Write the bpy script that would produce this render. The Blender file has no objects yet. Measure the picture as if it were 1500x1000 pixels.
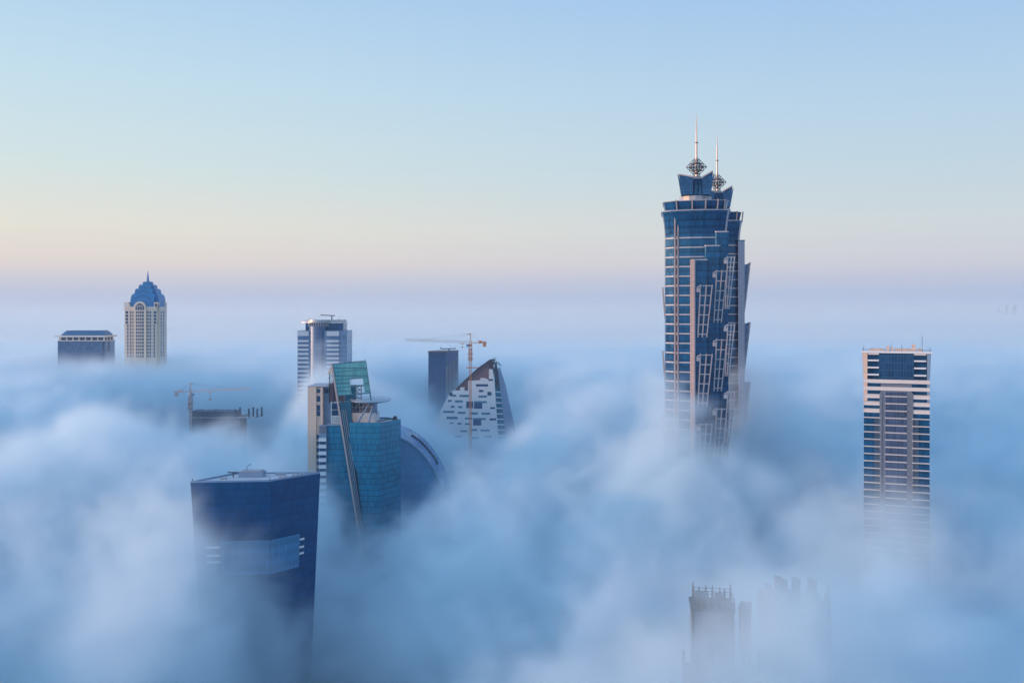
import bpy, bmesh, math, random
from mathutils import Vector
sc = bpy.context.scene
col = sc.collection
R = math.radians
rnd = random.Random(7)
CAMZ, HOR, F = 230.0, 455.0, 1457.0      # eye height, horizon row and focal length of the 1500 px wide photograph


# ------------------------------------------------------------------ helpers
def tag(o, label=None, cat=None, group=None, kind=None):
    if label: o['label'] = label
    if cat: o['category'] = cat
    if group: o['group'] = group
    if kind: o['kind'] = kind
    return o


class MB:
    """collects faces with (u, v) in metres; build() links them as ONE mesh object"""
    def __init__(s): s.v = []; s.f = []; s.uv = []

    def face(s, pts, uvs=None):
        i = len(s.v); s.v += [tuple(p) for p in pts]; s.f.append(tuple(range(i, i + len(pts))))
        if uvs is None:
            a = Vector(pts[0]); e = (Vector(pts[1]) - a)
            n = None
            for k in range(2, len(pts)):
                c = e.cross(Vector(pts[k]) - a)
                if c.length > 1e-7: n = c.normalized(); break
            if n is None: uvs = [(p[0], p[1]) for p in pts]
            elif abs(n.z) > .9: uvs = [(p[0], p[1]) for p in pts]
            else:
                t = Vector((-n.y, n.x, 0)).normalized()
                uvs = [(Vector(p).dot(t), p[2]) for p in pts]
        s.uv.append(uvs); return s

    def loft(s, rings, cap0=True, cap1=True, closed=True):
        """rings: equal length lists of (x, y, z)"""
        n = len(rings[0]); u = [0]
        for k in range(n):
            a, b = rings[0][k], rings[0][(k + 1) % n]; u.append(u[-1] + math.dist(a, b))
        for r0, r1 in zip(rings, rings[1:]):
            for k in range(n if closed else n - 1):
                j = (k + 1) % n
                s.face([r0[k], r0[j], r1[j], r1[k]], [(u[k], r0[k][2]), (u[k + 1], r0[j][2]), (u[k + 1], r1[j][2]), (u[k], r1[k][2])])
        if cap0: s.face(rings[0][::-1])
        if cap1: s.face(rings[-1])
        return s

    def prism(s, poly, z0, z1):
        return s.loft([[(x, y, z0) for x, y in poly], [(x, y, z1) for x, y in poly]])

    def box(s, x0, x1, y0, y1, z0, z1):
        return s.prism([(x0, y0), (x1, y0), (x1, y1), (x0, y1)], z0, z1)

    def slab(s, poly, y0, y1):
        """outline in x, z given depth from y0 to y1"""
        n = len(poly)
        s.face([(x, y0, z) for x, z in poly]); s.face([(x, y1, z) for x, z in poly][::-1])
        for k in range(n):
            (ax, az), (bx, bz) = poly[k], poly[(k + 1) % n]
            s.face([(ax, y0, az), (ax, y1, az), (bx, y1, bz), (bx, y0, bz)])
        return s

    def beam(s, p, q, w, d=None):
        p, q = Vector(p), Vector(q); d = d or w
        a = (q - p).normalized(); up = Vector((0, 1, 0)) if abs(a.y) < .9 else Vector((1, 0, 0))
        x = a.cross(up).normalized() * w / 2; y = a.cross(x).normalized() * d / 2
        r = lambda c: [tuple(c - x - y), tuple(c + x - y), tuple(c + x + y), tuple(c - x + y)]
        return s.loft([r(p), r(q)])

    def tube(s, p, q, r0, r1=None, n=10):
        p, q = Vector(p), Vector(q); r1 = r0 if r1 is None else r1
        a = (q - p).normalized(); up = Vector((0, 1, 0)) if abs(a.y) < .9 else Vector((1, 0, 0))
        x = a.cross(up).normalized(); y = a.cross(x).normalized()
        r = lambda c, rad: [tuple(c + x * math.cos(2 * math.pi * k / n) * rad + y * math.sin(2 * math.pi * k / n) * rad) for k in range(n)]
        return s.loft([r(p, r0), r(q, r1)])

    def build(s, name, mat, parent=None, smooth=False):
        me = bpy.data.meshes.new(name); me.from_pydata(s.v, [], s.f)
        uvl = me.uv_layers.new(name='UVMap'); i = 0
        for fu in s.uv:
            for c in fu: uvl.data[i].uv = c; i += 1
        bm = bmesh.new(); bm.from_mesh(me)
        bmesh.ops.remove_doubles(bm, verts=bm.verts, dist=1e-4)
        bmesh.ops.recalc_face_normals(bm, faces=bm.faces)
        if smooth:
            for f in bm.faces: f.smooth = True
            for e in bm.edges:
                if len(e.link_faces) == 2 and e.calc_face_angle(0) > .6: e.smooth = False
        bm.to_mesh(me); bm.free(); me.materials.append(mat)
        o = bpy.data.objects.new(name, me); col.objects.link(o)
        if parent: o.parent = parent
        return o


def thing(name, label, cat, loc, rotz=0, group=None):
    o = bpy.data.objects.new(name, None); col.objects.link(o)
    o.location = loc; o.rotation_euler = (0, 0, rotz); o.empty_display_size = 5
    return tag(o, label, cat, group)


_unit = {}


def unit_box(name, mat, parent, x0, x1, y0, y1, z0, z1, key=None):
    """a small repeated part: shared box mesh, own object"""
    k = (name, mat.name)
    if k not in _unit:
        o = MB().box(-.5, .5, -.5, .5, -.5, .5).build(name, mat, parent); _unit[k] = o.data
    else:
        o = bpy.data.objects.new(name, _unit[k]); col.objects.link(o); o.parent = parent
    o.location = ((x0 + x1) / 2, (y0 + y1) / 2, (z0 + z1) / 2); o.scale = (x1 - x0, y1 - y0, z1 - z0)
    return o


# ------------------------------------------------------------------ materials
class NB:
    def __init__(s, nt): s.nt = nt

    def put(s, sock, x):
        if isinstance(x, (int, float)): sock.default_value = x
        elif isinstance(x, tuple): sock.default_value = x if len(x) == len(sock.default_value) else (*x, 1)
        else: s.nt.links.new(x, sock)

    def m(s, op, *a, clamp=False):
        n = s.nt.nodes.new('ShaderNodeMath'); n.operation = op; n.use_clamp = clamp
        for i, x in enumerate(a): s.put(n.inputs[i], x)
        return n.outputs[0]

    def comb(s, *a):
        n = s.nt.nodes.new('ShaderNodeCombineXYZ')
        for i, x in enumerate(a): s.put(n.inputs[i], x)
        return n.outputs[0]

    def noise(s, vec, scale, detail=2, rough=.5, dist=0.):
        n = s.nt.nodes.new('ShaderNodeTexNoise'); s.nt.links.new(vec, n.inputs['Vector'])
        n.inputs['Scale'].default_value = scale; n.inputs['Detail'].default_value = detail
        n.inputs['Roughness'].default_value = rough; n.inputs['Distortion'].default_value = dist
        return n.outputs[0]

    def mix(s, f, a, b):
        n = s.nt.nodes.new('ShaderNodeMix'); n.data_type = 'RGBA'
        s.put(n.inputs[0], f); s.put(n.inputs[6], a); s.put(n.inputs[7], b); return n.outputs[2]

    def smooth(s, x, lo, hi):
        n = s.nt.nodes.new('ShaderNodeMapRange'); n.interpolation_type = 'SMOOTHSTEP'
        s.put(n.inputs[0], x); n.inputs[1].default_value = lo; n.inputs[2].default_value = hi; return n.outputs[0]


def new_mat(name):
    m = bpy.data.materials.new(name); m.use_nodes = True
    return m, m.node_tree, m.node_tree.nodes['Principled BSDF'], NB(m.node_tree)


def plain(name, c, rough=.6, var=.12, scale=.15, metal=0., panel=None, line=.7):
    """painted, stone or concrete surface: blotches, streaks, and joints every panel=(w, h) metres"""
    m, nt, p, b = new_mat(name)
    tc = nt.nodes.new('ShaderNodeTexCoord')
    mp = nt.nodes.new('ShaderNodeMapping'); nt.links.new(tc.outputs['Object'], mp.inputs[0]); mp.inputs['Scale'].default_value = (1, 1, .25)
    n = b.m('ADD', b.m('MULTIPLY', b.noise(mp.outputs[0], scale, 4), .6), b.m('MULTIPLY', b.noise(mp.outputs[0], scale * 6, 3), .4))
    f = b.m('MULTIPLY_ADD', b.m('SUBTRACT', n, .5), 2 * var, 1.0)
    if panel:
        uv = nt.nodes.new('ShaderNodeSeparateXYZ'); nt.links.new(tc.outputs['UV'], uv.inputs[0])
        for k, w in enumerate(panel):
            fr = b.m('FRACT', b.m('DIVIDE', uv.outputs[k], w))
            f = b.m('MULTIPLY', f, b.m('MULTIPLY_ADD', b.m('LESS_THAN', fr, .09), line - 1, 1.0))
    vm = nt.nodes.new('ShaderNodeVectorMath'); vm.operation = 'SCALE'; vm.inputs[0].default_value = c; nt.links.new(f, vm.inputs['Scale'])
    nt.links.new(vm.outputs[0], p.inputs['Base Color']); p.inputs['Roughness'].default_value = rough; p.inputs['Metallic'].default_value = metal
    return m


def glass(name, c, pw=1.5, fh=4.0, line=(.06, .10, .16), spandrel=.8, sp=.28, var=.35, rough=.12, ior=1.7, lw=.07, lh=.06, metal=0., tint=(.20, .60, 1.0)):
    """curtain wall: panes that differ a little from each other, darker spandrel rows, mullion and floor lines"""
    m, nt, p, b = new_mat(name)
    tc = nt.nodes.new('ShaderNodeTexCoord')
    uv = nt.nodes.new('ShaderNodeSeparateXYZ'); nt.links.new(tc.outputs['UV'], uv.inputs[0])
    u = b.m('DIVIDE', uv.outputs[0], pw); v = b.m('DIVIDE', uv.outputs[1], fh)
    fu, fv = b.m('FRACT', u), b.m('FRACT', v)
    wn = nt.nodes.new('ShaderNodeTexWhiteNoise'); wn.noise_dimensions = '3D'
    nt.links.new(b.comb(b.m('FLOOR', u), b.m('FLOOR', v), 0.0), wn.inputs['Vector'])
    wf = nt.nodes.new('ShaderNodeTexWhiteNoise'); wf.noise_dimensions = '1D'; nt.links.new(b.m('FLOOR', v), wf.inputs['W'])
    k = b.m('ADD', b.m('MULTIPLY', wn.outputs['Value'], .6), b.m('MULTIPLY', wf.outputs['Value'], .4))
    k = b.m('MULTIPLY_ADD', b.m('SUBTRACT', k, .5), 2 * var, 1.0)
    big = b.noise(tc.outputs['Object'], .035, 3)
    k = b.m('MULTIPLY', k, b.m('MULTIPLY_ADD', b.m('SUBTRACT', big, .5), .5, 1.0))
    k = b.m('MULTIPLY', k, b.m('MULTIPLY_ADD', b.m('LESS_THAN', fv, sp), spandrel - 1, 1.0))
    vm = nt.nodes.new('ShaderNodeVectorMath'); vm.operation = 'SCALE'; vm.inputs[0].default_value = c; nt.links.new(k, vm.inputs['Scale'])
    ln = b.m('MAXIMUM', b.m('LESS_THAN', fu, lw), b.m('LESS_THAN', fv, lh))
    nt.links.new(b.mix(ln, vm.outputs[0], line), p.inputs['Base Color'])
    nt.links.new(b.m('MULTIPLY_ADD', wn.outputs['Value'], .10, rough), p.inputs['Roughness'])
    p.inputs['IOR'].default_value = ior; p.inputs['Metallic'].default_value = metal
    p.inputs['Specular Tint'].default_value = (*tint, 1)
    return m


M = dict(
    blue_glass=glass('blue_glass', (.003, .062, .165), 1.4, 4.04, (.008, .035, .10), .66, .3, .42, .1, 1.7),
    crown_glass=glass('crown_glass', (.025, .10, .22), 1.4, 2.0, (.03, .10, .2), .75, .3, .25, .1, 1.7),
    dark_glass=glass('dark_glass', (.003, .060, .165), 1.5, 3.9, (.010, .055, .165), .84, .25, .2, .14, 1.5, .05, .05),
    band_glass=glass('band_glass', (.09, .18, .32), 1.2, 20, (.02, .06, .13), .9, .1, .18, .3, 1.5, .1, .0),
    teal_glass=glass('teal_glass', (.013, .19, .31), 1.35, 4.0, (.01, .09, .16), .7, .16, .3, .15, 1.6, .09, .06),
    sail_glass=glass('sail_glass', (.13, .38, .41), 1.05, 5.4, (.06, .22, .26), .45, .17, .22, .25, 1.5, .16, .04),  # sky showing through the screens is put into this brighter teal
    sail_dark=glass('sail_dark', (.012, .09, .15), 1.05, 5.4, (.03, .14, .2), .7, .17, .3, .15, 1.6, .14, .04),
    dome_glass=glass('dome_glass', (.025, .16, .34), 3.2, 3.2, (.04, .18, .33), .97, .1, .1, .2, 1.7, .03, .03),
    far_glass=glass('far_glass', (.02, .09, .23), 1.6, 3.8, (.10, .16, .26), .7, .3, .3, .15, 1.6, .12, .1),
    round_glass=glass('round_glass', (.06, .13, .26), 1.6, 3.86, (.14, .23, .36), .8, .35, .08, .36, 2.0, .05, .05, .4, (.8, .9, 1)),
    window=glass('window_glass', (.018, .07, .16), 1.0, 1.0, (.03, .06, .12), 1, 0, .2, .12, 1.6, 0, 0),
    teal_window=glass('teal_window_glass', (.05, .19, .27), 1.0, 1.0, (.03, .06, .12), 1, 0, .2, .12, 1.6, 0, 0),
    ribbed=glass('ribbed_glass', (.03, .09, .19), 3.0, 3.8, (.25, .32, .42), .8, .2, .2, .2, 1.6, .3, .05),
    white=plain('white_panel', (.70, .71, .74), .5, .08, .12, 0, (1.2, 3.5), .88),
    tile=plain('white_tile', (.66, .67, .71), .5, .08, .12, 0, (2.6, 2.2), .80),
    trim=plain('aluminium_trim', (.34, .36, .42), .4, .08, .3),
    grey_alu=plain('grey_cladding', (.13, .16, .22), .45, .1, .2, 0, (1.5, 4.0), .8),
    bluegrey=plain('bluegrey_cladding', (.17, .27, .42), .45, .1, .1, 0, (2.0, 4.0), .9),
    frame=plain('grey_frame', (.30, .30, .35), .5, .1, .3),
    sun_pink_fin=plain('sun_pink_stone_fin', (.56, .39, .35), .6, .1, .2, 0, (3.0, 4.0), .85),  # fin stone with the pink of low sun put into its colour
    fin=plain('pale_stone_fin', (.44, .37, .37), .6, .1, .2, 0, (3.0, 4.0), .85),
    sand=plain('sand_stone', (.70, .56, .45), .7, .1, .1),
    beige=plain('beige_concrete', (.62, .48, .40), .75, .12, .1, 0, (3.0, 3.8), .88),
    roof_blue=plain('blue_metal_roof', (.012, .18, .42), .4, .12, .1, 0, (1.2, 200), .8),
    roof_grey=plain('grey_roofing', (.30, .33, .38), .8, .2, .1),
    mauve=plain('mauve_louvre', (.13, .10, .14), .6, .15, .3, 0, (1.2, 1.2), .6),
    steel=plain('dark_steel', (.055, .07, .11), .4, .15, .5, .4),
    silver=plain('silver_mast', (.34, .31, .33), .35, .08, .5, .3),
    conc=plain('raw_concrete', (.07, .10, .16), .85, .2, .12, 0, (4, 1.6), .85),
    crane_red=plain('crane_red_paint', (.66, .20, .07), .5, .15, .5),
    crane_white=plain('crane_pale_paint', (.60, .48, .46), .5, .15, .5),
    crane_grey=plain('crane_counterweight', (.42, .42, .44), .8, .15, .5),
    stone_dark=plain('weathered_grey_wall', (.045, .06, .085), .8, .2, .2),
    stone_pale=plain('pale_grey_wall', (.13, .16, .21), .8, .15, .15, 0, (3.2, 3.6), .8),
)


# ------------------------------------------------------------------ camera, sky, sun
cd = bpy.data.cameras.new('camera'); cam = bpy.data.objects.new('camera', cd); col.objects.link(cam)
cam.location = (0, 0, CAMZ); cam.rotation_euler = (R(90), 0, 0)
cd.sensor_width = 36; cd.lens = 36 * F / 1500; cd.shift_y = -(500 - HOR) / 1500; cd.clip_start = 1; cd.clip_end = 80000
sc.camera = cam
SUN_AZ, SUN_EL = R(-98), R(5)


def srgb(*c): return tuple((x / 255 / 12.92) if x / 255 <= .04045 else ((x / 255 + .055) / 1.055) ** 2.4 for x in c)


w = bpy.data.worlds.new('World'); sc.world = w; w.use_nodes = True
nt = w.node_tree; b = NB(nt); bg = nt.nodes['Background']
tc = nt.nodes.new('ShaderNodeTexCoord'); sp = nt.nodes.new('ShaderNodeSeparateXYZ'); nt.links.new(tc.outputs['Generated'], sp.inputs[0])
elev = b.m('MULTIPLY', b.m('ARCSINE', sp.outputs[2]), 180 / math.pi)


def ramp(stops):
    n = nt.nodes.new('ShaderNodeValToRGB'); els = n.color_ramp.elements
    pos = lambda e: (e + 10) / 100
    els[0].position = pos(stops[0][0]); els[0].color = (*srgb(*stops[0][1]), 1)
    els[1].position = pos(stops[-1][0]); els[1].color = (*srgb(*stops[-1][1]), 1)
    for e, c in stops[1:-1]: els.new(pos(e)).color = (*srgb(*c), 1)
    nt.links.new(b.m('DIVIDE', b.m('ADD', elev, 10.), 100.), n.inputs[0]); return n.outputs[0]


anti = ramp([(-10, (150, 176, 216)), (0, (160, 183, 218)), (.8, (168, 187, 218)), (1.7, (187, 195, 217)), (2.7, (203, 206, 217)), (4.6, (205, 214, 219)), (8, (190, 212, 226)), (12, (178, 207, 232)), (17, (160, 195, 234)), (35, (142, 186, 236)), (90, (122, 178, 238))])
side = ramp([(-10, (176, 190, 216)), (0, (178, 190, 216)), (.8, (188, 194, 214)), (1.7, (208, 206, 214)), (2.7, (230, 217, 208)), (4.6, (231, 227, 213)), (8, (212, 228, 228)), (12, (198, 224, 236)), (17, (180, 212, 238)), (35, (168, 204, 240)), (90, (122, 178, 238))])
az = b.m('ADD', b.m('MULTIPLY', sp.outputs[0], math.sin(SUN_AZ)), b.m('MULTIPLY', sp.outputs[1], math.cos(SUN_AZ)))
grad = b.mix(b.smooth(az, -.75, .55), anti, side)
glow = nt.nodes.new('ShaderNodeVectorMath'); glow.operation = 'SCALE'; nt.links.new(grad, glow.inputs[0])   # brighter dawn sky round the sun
nt.links.new(b.m('ADD', b.m('MULTIPLY_ADD', b.smooth(az, .3, .95), 1.3, 1.0), b.m('MULTIPLY', b.smooth(elev, 25., 75.), .12)), glow.inputs['Scale']); grad = glow.outputs[0]  # unseen sky overhead also brightened beyond a real dawn, to light the fog
sky = nt.nodes.new('ShaderNodeTexSky'); sky.sky_type = 'NISHITA'; sky.sun_disc = False
sky.sun_elevation = SUN_EL; sky.sun_rotation = SUN_AZ; sky.altitude = 230
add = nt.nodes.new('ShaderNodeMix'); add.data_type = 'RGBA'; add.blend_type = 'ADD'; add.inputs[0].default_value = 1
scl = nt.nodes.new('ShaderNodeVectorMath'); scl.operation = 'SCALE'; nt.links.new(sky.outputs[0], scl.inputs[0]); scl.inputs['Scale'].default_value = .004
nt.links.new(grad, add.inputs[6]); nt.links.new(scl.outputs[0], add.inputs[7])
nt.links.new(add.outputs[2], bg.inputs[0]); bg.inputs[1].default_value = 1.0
ld = bpy.data.lights.new('sun', 'SUN'); sun = bpy.data.objects.new('sun', ld); col.objects.link(sun)
ld.energy = 3.8; ld.angle = R(.5); ld.color = (1, .51, .25)
sun.location = (-2000, 0, 500)
sun.rotation_euler = Vector((math.sin(SUN_AZ) * math.cos(SUN_EL), math.cos(SUN_AZ) * math.cos(SUN_EL), math.sin(SUN_EL))).to_track_quat('Z', 'Y').to_euler()
sc.view_settings.view_transform = 'Standard'; sc.view_settings.look = 'None'; sc.view_settings.gamma = 1; sc.view_settings.exposure = 0

# ------------------------------------------------------------------ ground, haze
gm, gnt, gp, gb = new_mat('desert_ground')
gtc = gnt.nodes.new('ShaderNodeTexCoord')
gnt.links.new(gb.mix(gb.noise(gtc.outputs['Object'], .004, 6, .6), (.04, .05, .06), (.11, .11, .11)), gp.inputs['Base Color']); gp.inputs['Roughness'].default_value = .9
g = MB().face([(-27000, -3000, 0), (27000, -3000, 0), (27000, 27000, 0), (-27000, 27000, 0)]).build('ground', gm)
tag(g, kind='structure')

hm = bpy.data.materials.new('haze_air'); hm.use_nodes = True; t = hm.node_tree; t.nodes.clear()
pv = t.nodes.new('ShaderNodeVolumePrincipled'); ou = t.nodes.new('ShaderNodeOutputMaterial'); t.links.new(pv.outputs[0], ou.inputs['Volume'])
pv.inputs['Density'].default_value = 4.5e-5; pv.inputs['Color'].default_value = (.74, .80, .88, 1); pv.inputs['Anisotropy'].default_value = 0
HAZE = MB().box(-28000, 28000, -3500, 28000, -1, 366).build('haze', hm); tag(HAZE, kind='stuff')


# ------------------------------------------------------------------ fog: a density grid of billows, near and far
def P(px, py, D): return ((px - 750) / F * D, D, CAMZ - (py - HOR) / F * D)


BUMPS = [  # photo column, distance, height change, half-widths across and along
    (318, 945, -106, 72, 64), (318, 845, -94, 64, 60), (462, 850, 48, 34, 42), (649, 1035, -22, 42, 45), (345, 598, 16, 80, 42), (30, 370, -26, 90, 90),
    (700, 945, -62, 75, 95), (690, 770, -40, 75, 85), (540, 655, -56, 50, 90), (640, 765, -38, 40, 55),
    (972, 590, 74, 34, 42), (1112, 690, 46, 40, 50), (1055, 640, 12, 25, 30), (880, 760, 10, 80, 80),
    (262, 468, 46, 48, 45), (400, 468, -34, 30, 55), (370, 425, 16, 34, 26), (460, 470, -60, 42, 85), (540, 380, -32, 50, 110),
    (1050, 335, 11, 70, 36), (1195, 365, 66, 60, 42), (1312, 490, 18, 45, 40), (1440, 420, 12, 60, 40), (120, 640, 14, 120, 80),
]


def fog_grid(name, lo, hi, res, field, density, color):
    ng = bpy.data.node_groups.new(name + '_field', 'GeometryNodeTree')
    ng.interface.new_socket('Geometry', in_out='OUTPUT', socket_type='NodeSocketGeometry')
    b = NB(ng); pos = ng.nodes.new('GeometryNodeInputPosition')
    s = ng.nodes.new('ShaderNodeSeparateXYZ'); ng.links.new(pos.outputs[0], s.inputs[0])
    d = field(b, pos.outputs[0], *s.outputs)
    vc = ng.nodes.new('GeometryNodeVolumeCube'); ng.links.new(d, vc.inputs['Density'])
    vc.inputs['Min'].default_value = lo; vc.inputs['Max'].default_value = hi
    for k, r in zip('XYZ', res): vc.inputs['Resolution ' + k].default_value = r
    m = bpy.data.materials.new(name + '_droplets'); m.use_nodes = True; t = m.node_tree; t.nodes.clear()
    pv = t.nodes.new('ShaderNodeVolumePrincipled'); o = t.nodes.new('ShaderNodeOutputMaterial'); t.links.new(pv.outputs[0], o.inputs['Volume'])
    pv.inputs['Density'].default_value = density; pv.inputs['Color'].default_value = (*color, 1); pv.inputs['Anisotropy'].default_value = .15
    sm = ng.nodes.new('GeometryNodeSetMaterial'); sm.inputs['Material'].default_value = m
    out = ng.nodes.new('NodeGroupOutput'); ng.links.new(vc.outputs[0], sm.inputs[0]); ng.links.new(sm.outputs[0], out.inputs[0])
    me = bpy.data.meshes.new(name); ob = bpy.data.objects.new(name, me); col.objects.link(ob); me.materials.append(m)
    ob.modifiers.new('fog', 'NODES').node_group = ng
    return tag(ob, kind='stuff')


def near_field(b, pos, x, y, z):
    flat = b.comb(x, y, b.m('MULTIPLY', z, .3))
    H = b.m('MULTIPLY_ADD', b.smooth(y, 260, 1050), 80., 92.)
    ampl = b.m('MULTIPLY_ADD', b.smooth(y, 700, 1150), -62., 90.)
    H = b.m('ADD', H, b.m('MULTIPLY', b.m('SUBTRACT', b.noise(flat, 1 / 170, 4, .5, .6), .5), ampl))
    for px, D, a, rx, ry in BUMPS:
        x0 = (px - 750) / F * D
        q = b.m('ADD', b.m('POWER', b.m('DIVIDE', b.m('SUBTRACT', x, x0), rx), 2.), b.m('POWER', b.m('DIVIDE', b.m('SUBTRACT', y, float(D)), ry), 2.))
        H = b.m('MULTIPLY_ADD', b.m('EXPONENT', b.m('MULTIPLY', q, -1.)), float(a), H)
    soft = b.m('MULTIPLY_ADD', b.smooth(y, 420, 1000), -12., 40.)
    e = b.m('DIVIDE', b.m('SUBTRACT', b.m('ADD', H, 12.), z), soft)
    n3 = b.noise(pos, 1 / 78, 7, .58, .9)
    e = b.m('ADD', e, b.m('MULTIPLY', b.m('SUBTRACT', n3, .5), b.m('MULTIPLY_ADD', b.smooth(y, 650, 1000), -2.0, 3.3)))
    e = b.m('ADD', e, b.m('MULTIPLY', b.m('SUBTRACT', b.noise(pos, 1 / 30, 6, .66, 1.0), .5), b.m('MULTIPLY_ADD', b.smooth(y, 700, 1100), -1.6, 2.7)))
    d = b.m('ADD', e, 0., clamp=True)
    d = b.m('MULTIPLY', d, d)
    d = b.m('MULTIPLY', d, b.m('MULTIPLY_ADD', b.smooth(y, 350, 800), .45, .55))     # thinner mist close by
    mist = b.m('MULTIPLY', b.m('EXPONENT', b.m('DIVIDE', b.m('SUBTRACT', 172., z), 26.)), b.m('MULTIPLY', b.smooth(y, 780, 1350), .022))
    d = b.m('ADD', d, b.m('MINIMUM', mist, .05))
    return b.m('MULTIPLY', d, b.smooth(z, 229, 208))


def far_field(b, pos, x, y, z):
    st = b.comb(b.m('MULTIPLY', x, .4), y, 0.)
    H = b.m('MULTIPLY_ADD', b.m('SUBTRACT', b.noise(st, 1 / 380, 5, .52, .6), .5), 76., 168.)
    d = b.m('DIVIDE', b.m('SUBTRACT', H, z), 26., clamp=True)
    mist = b.m('MULTIPLY', b.m('EXPONENT', b.m('DIVIDE', b.m('SUBTRACT', 170., z), 60.)), .0058)      # thin mist over the far fog sea
    return b.m('ADD', b.m('MULTIPLY', d, d), b.m('MULTIPLY', b.m('MINIMUM', mist, .01), b.smooth(z, 418, 300)))


fog_grid('fog', (-1000, 60, 30), (1000, 1700, 229), (560, 460, 64), near_field, .06, (.80, .918, .975))
fog_grid('fog_bank', (-9000, 1700, 90), (9000, 15000, 420), (380, 380, 50), far_field, .06, (.85, .915, .935))

# ================================================================== buildings
class Site:
    """local metres from photo pixels at distance D around column cx: X(px), Z(py)"""
    def __init__(s, cx, D): s.cx, s.D, s.s = cx, D, D / F
    def X(s, px): return (px - s.cx) * s.s
    def Z(s, py): return CAMZ - (py - HOR) * s.s
    def loc(s): return ((s.cx - 750) * s.s, s.D, 0)


def interp(poly, x):
    for (ax, ay), (bx, by) in zip(poly, poly[1:]):
        if ax <= x <= bx: return ay + (by - ay) * (x - ax) / (bx - ax)
    return poly[0][1] if x < poly[0][0] else poly[-1][1]


def lattice_tower(mb, p, q, w, step, th, th2):
    """square truss from p straight to q (vertical or horizontal)"""
    p, q = Vector(p), Vector(q); a = (q - p); L = a.length; a = a / L
    up = Vector((0, 1, 0)) if abs(a.y) < .9 else Vector((1, 0, 0))
    x = a.cross(up).normalized() * w / 2; y = a.cross(x).normalized() * w / 2
    cs = [-x - y, x - y, x + y, -x + y]
    for c in cs: mb.beam(p + c, q + c, th)
    n = max(1, round(L / step))
    for i in range(n):
        u, v = p + a * (L * i / n), p + a * (L * (i + 1) / n)
        for k in range(4):
            c, d = cs[k], cs[(k + 1) % 4]
            mb.beam(u + c, u + d, th2)
            mb.beam(u + (c if i % 2 else d), v + (d if i % 2 else c), th2)


# ------------------------------------------------------------------ the two curved twin skyscrapers with spires
def rung_frame(T, base, top, n_up, wid, rung, head, mat, depth=.7):
    """leaning trellis: uprights from base (flush) to top (thrown outward); base/top = first upright, wid = (vector at base, vector at top)"""
    fr = None
    mb = MB(); b0, t0, wb, wt = Vector(base), Vector(top), Vector(wid[0]), Vector(wid[1])
    for k in range(n_up):
        f = k / (n_up - 1); mb.beam(b0 + wb * f, t0 + wt * f, .75, depth)
    L = t0.z - b0.z; n = int(L / rung)
    for i in range(n + 1):
        f = 1 - (i * rung + .12 * rung) / L
        if f < .02: break
        mb.beam(b0.lerp(t0, f), (b0 + wb).lerp(t0 + wt, f), .6)
    fr = mb.build('trellis', mat, T)
    if head:
        h = MB(); c = t0 - Vector((1.3, 0, 0)); h.box(c.x - 1.2, c.x + 1.3, c.y - .5, c.y + .9, c.z - 4.6, c.z - 2.2); h.slab([(c.x - 1.2, c.z - 1.6), (c.x + 1.6, c.z + .2), (c.x + 1.6, c.z - .7), (c.x - .6, c.z - 2.2)], c.y - .5, c.y + .9)
        h.build('trellis_head', mat, fr)
    return fr


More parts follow.
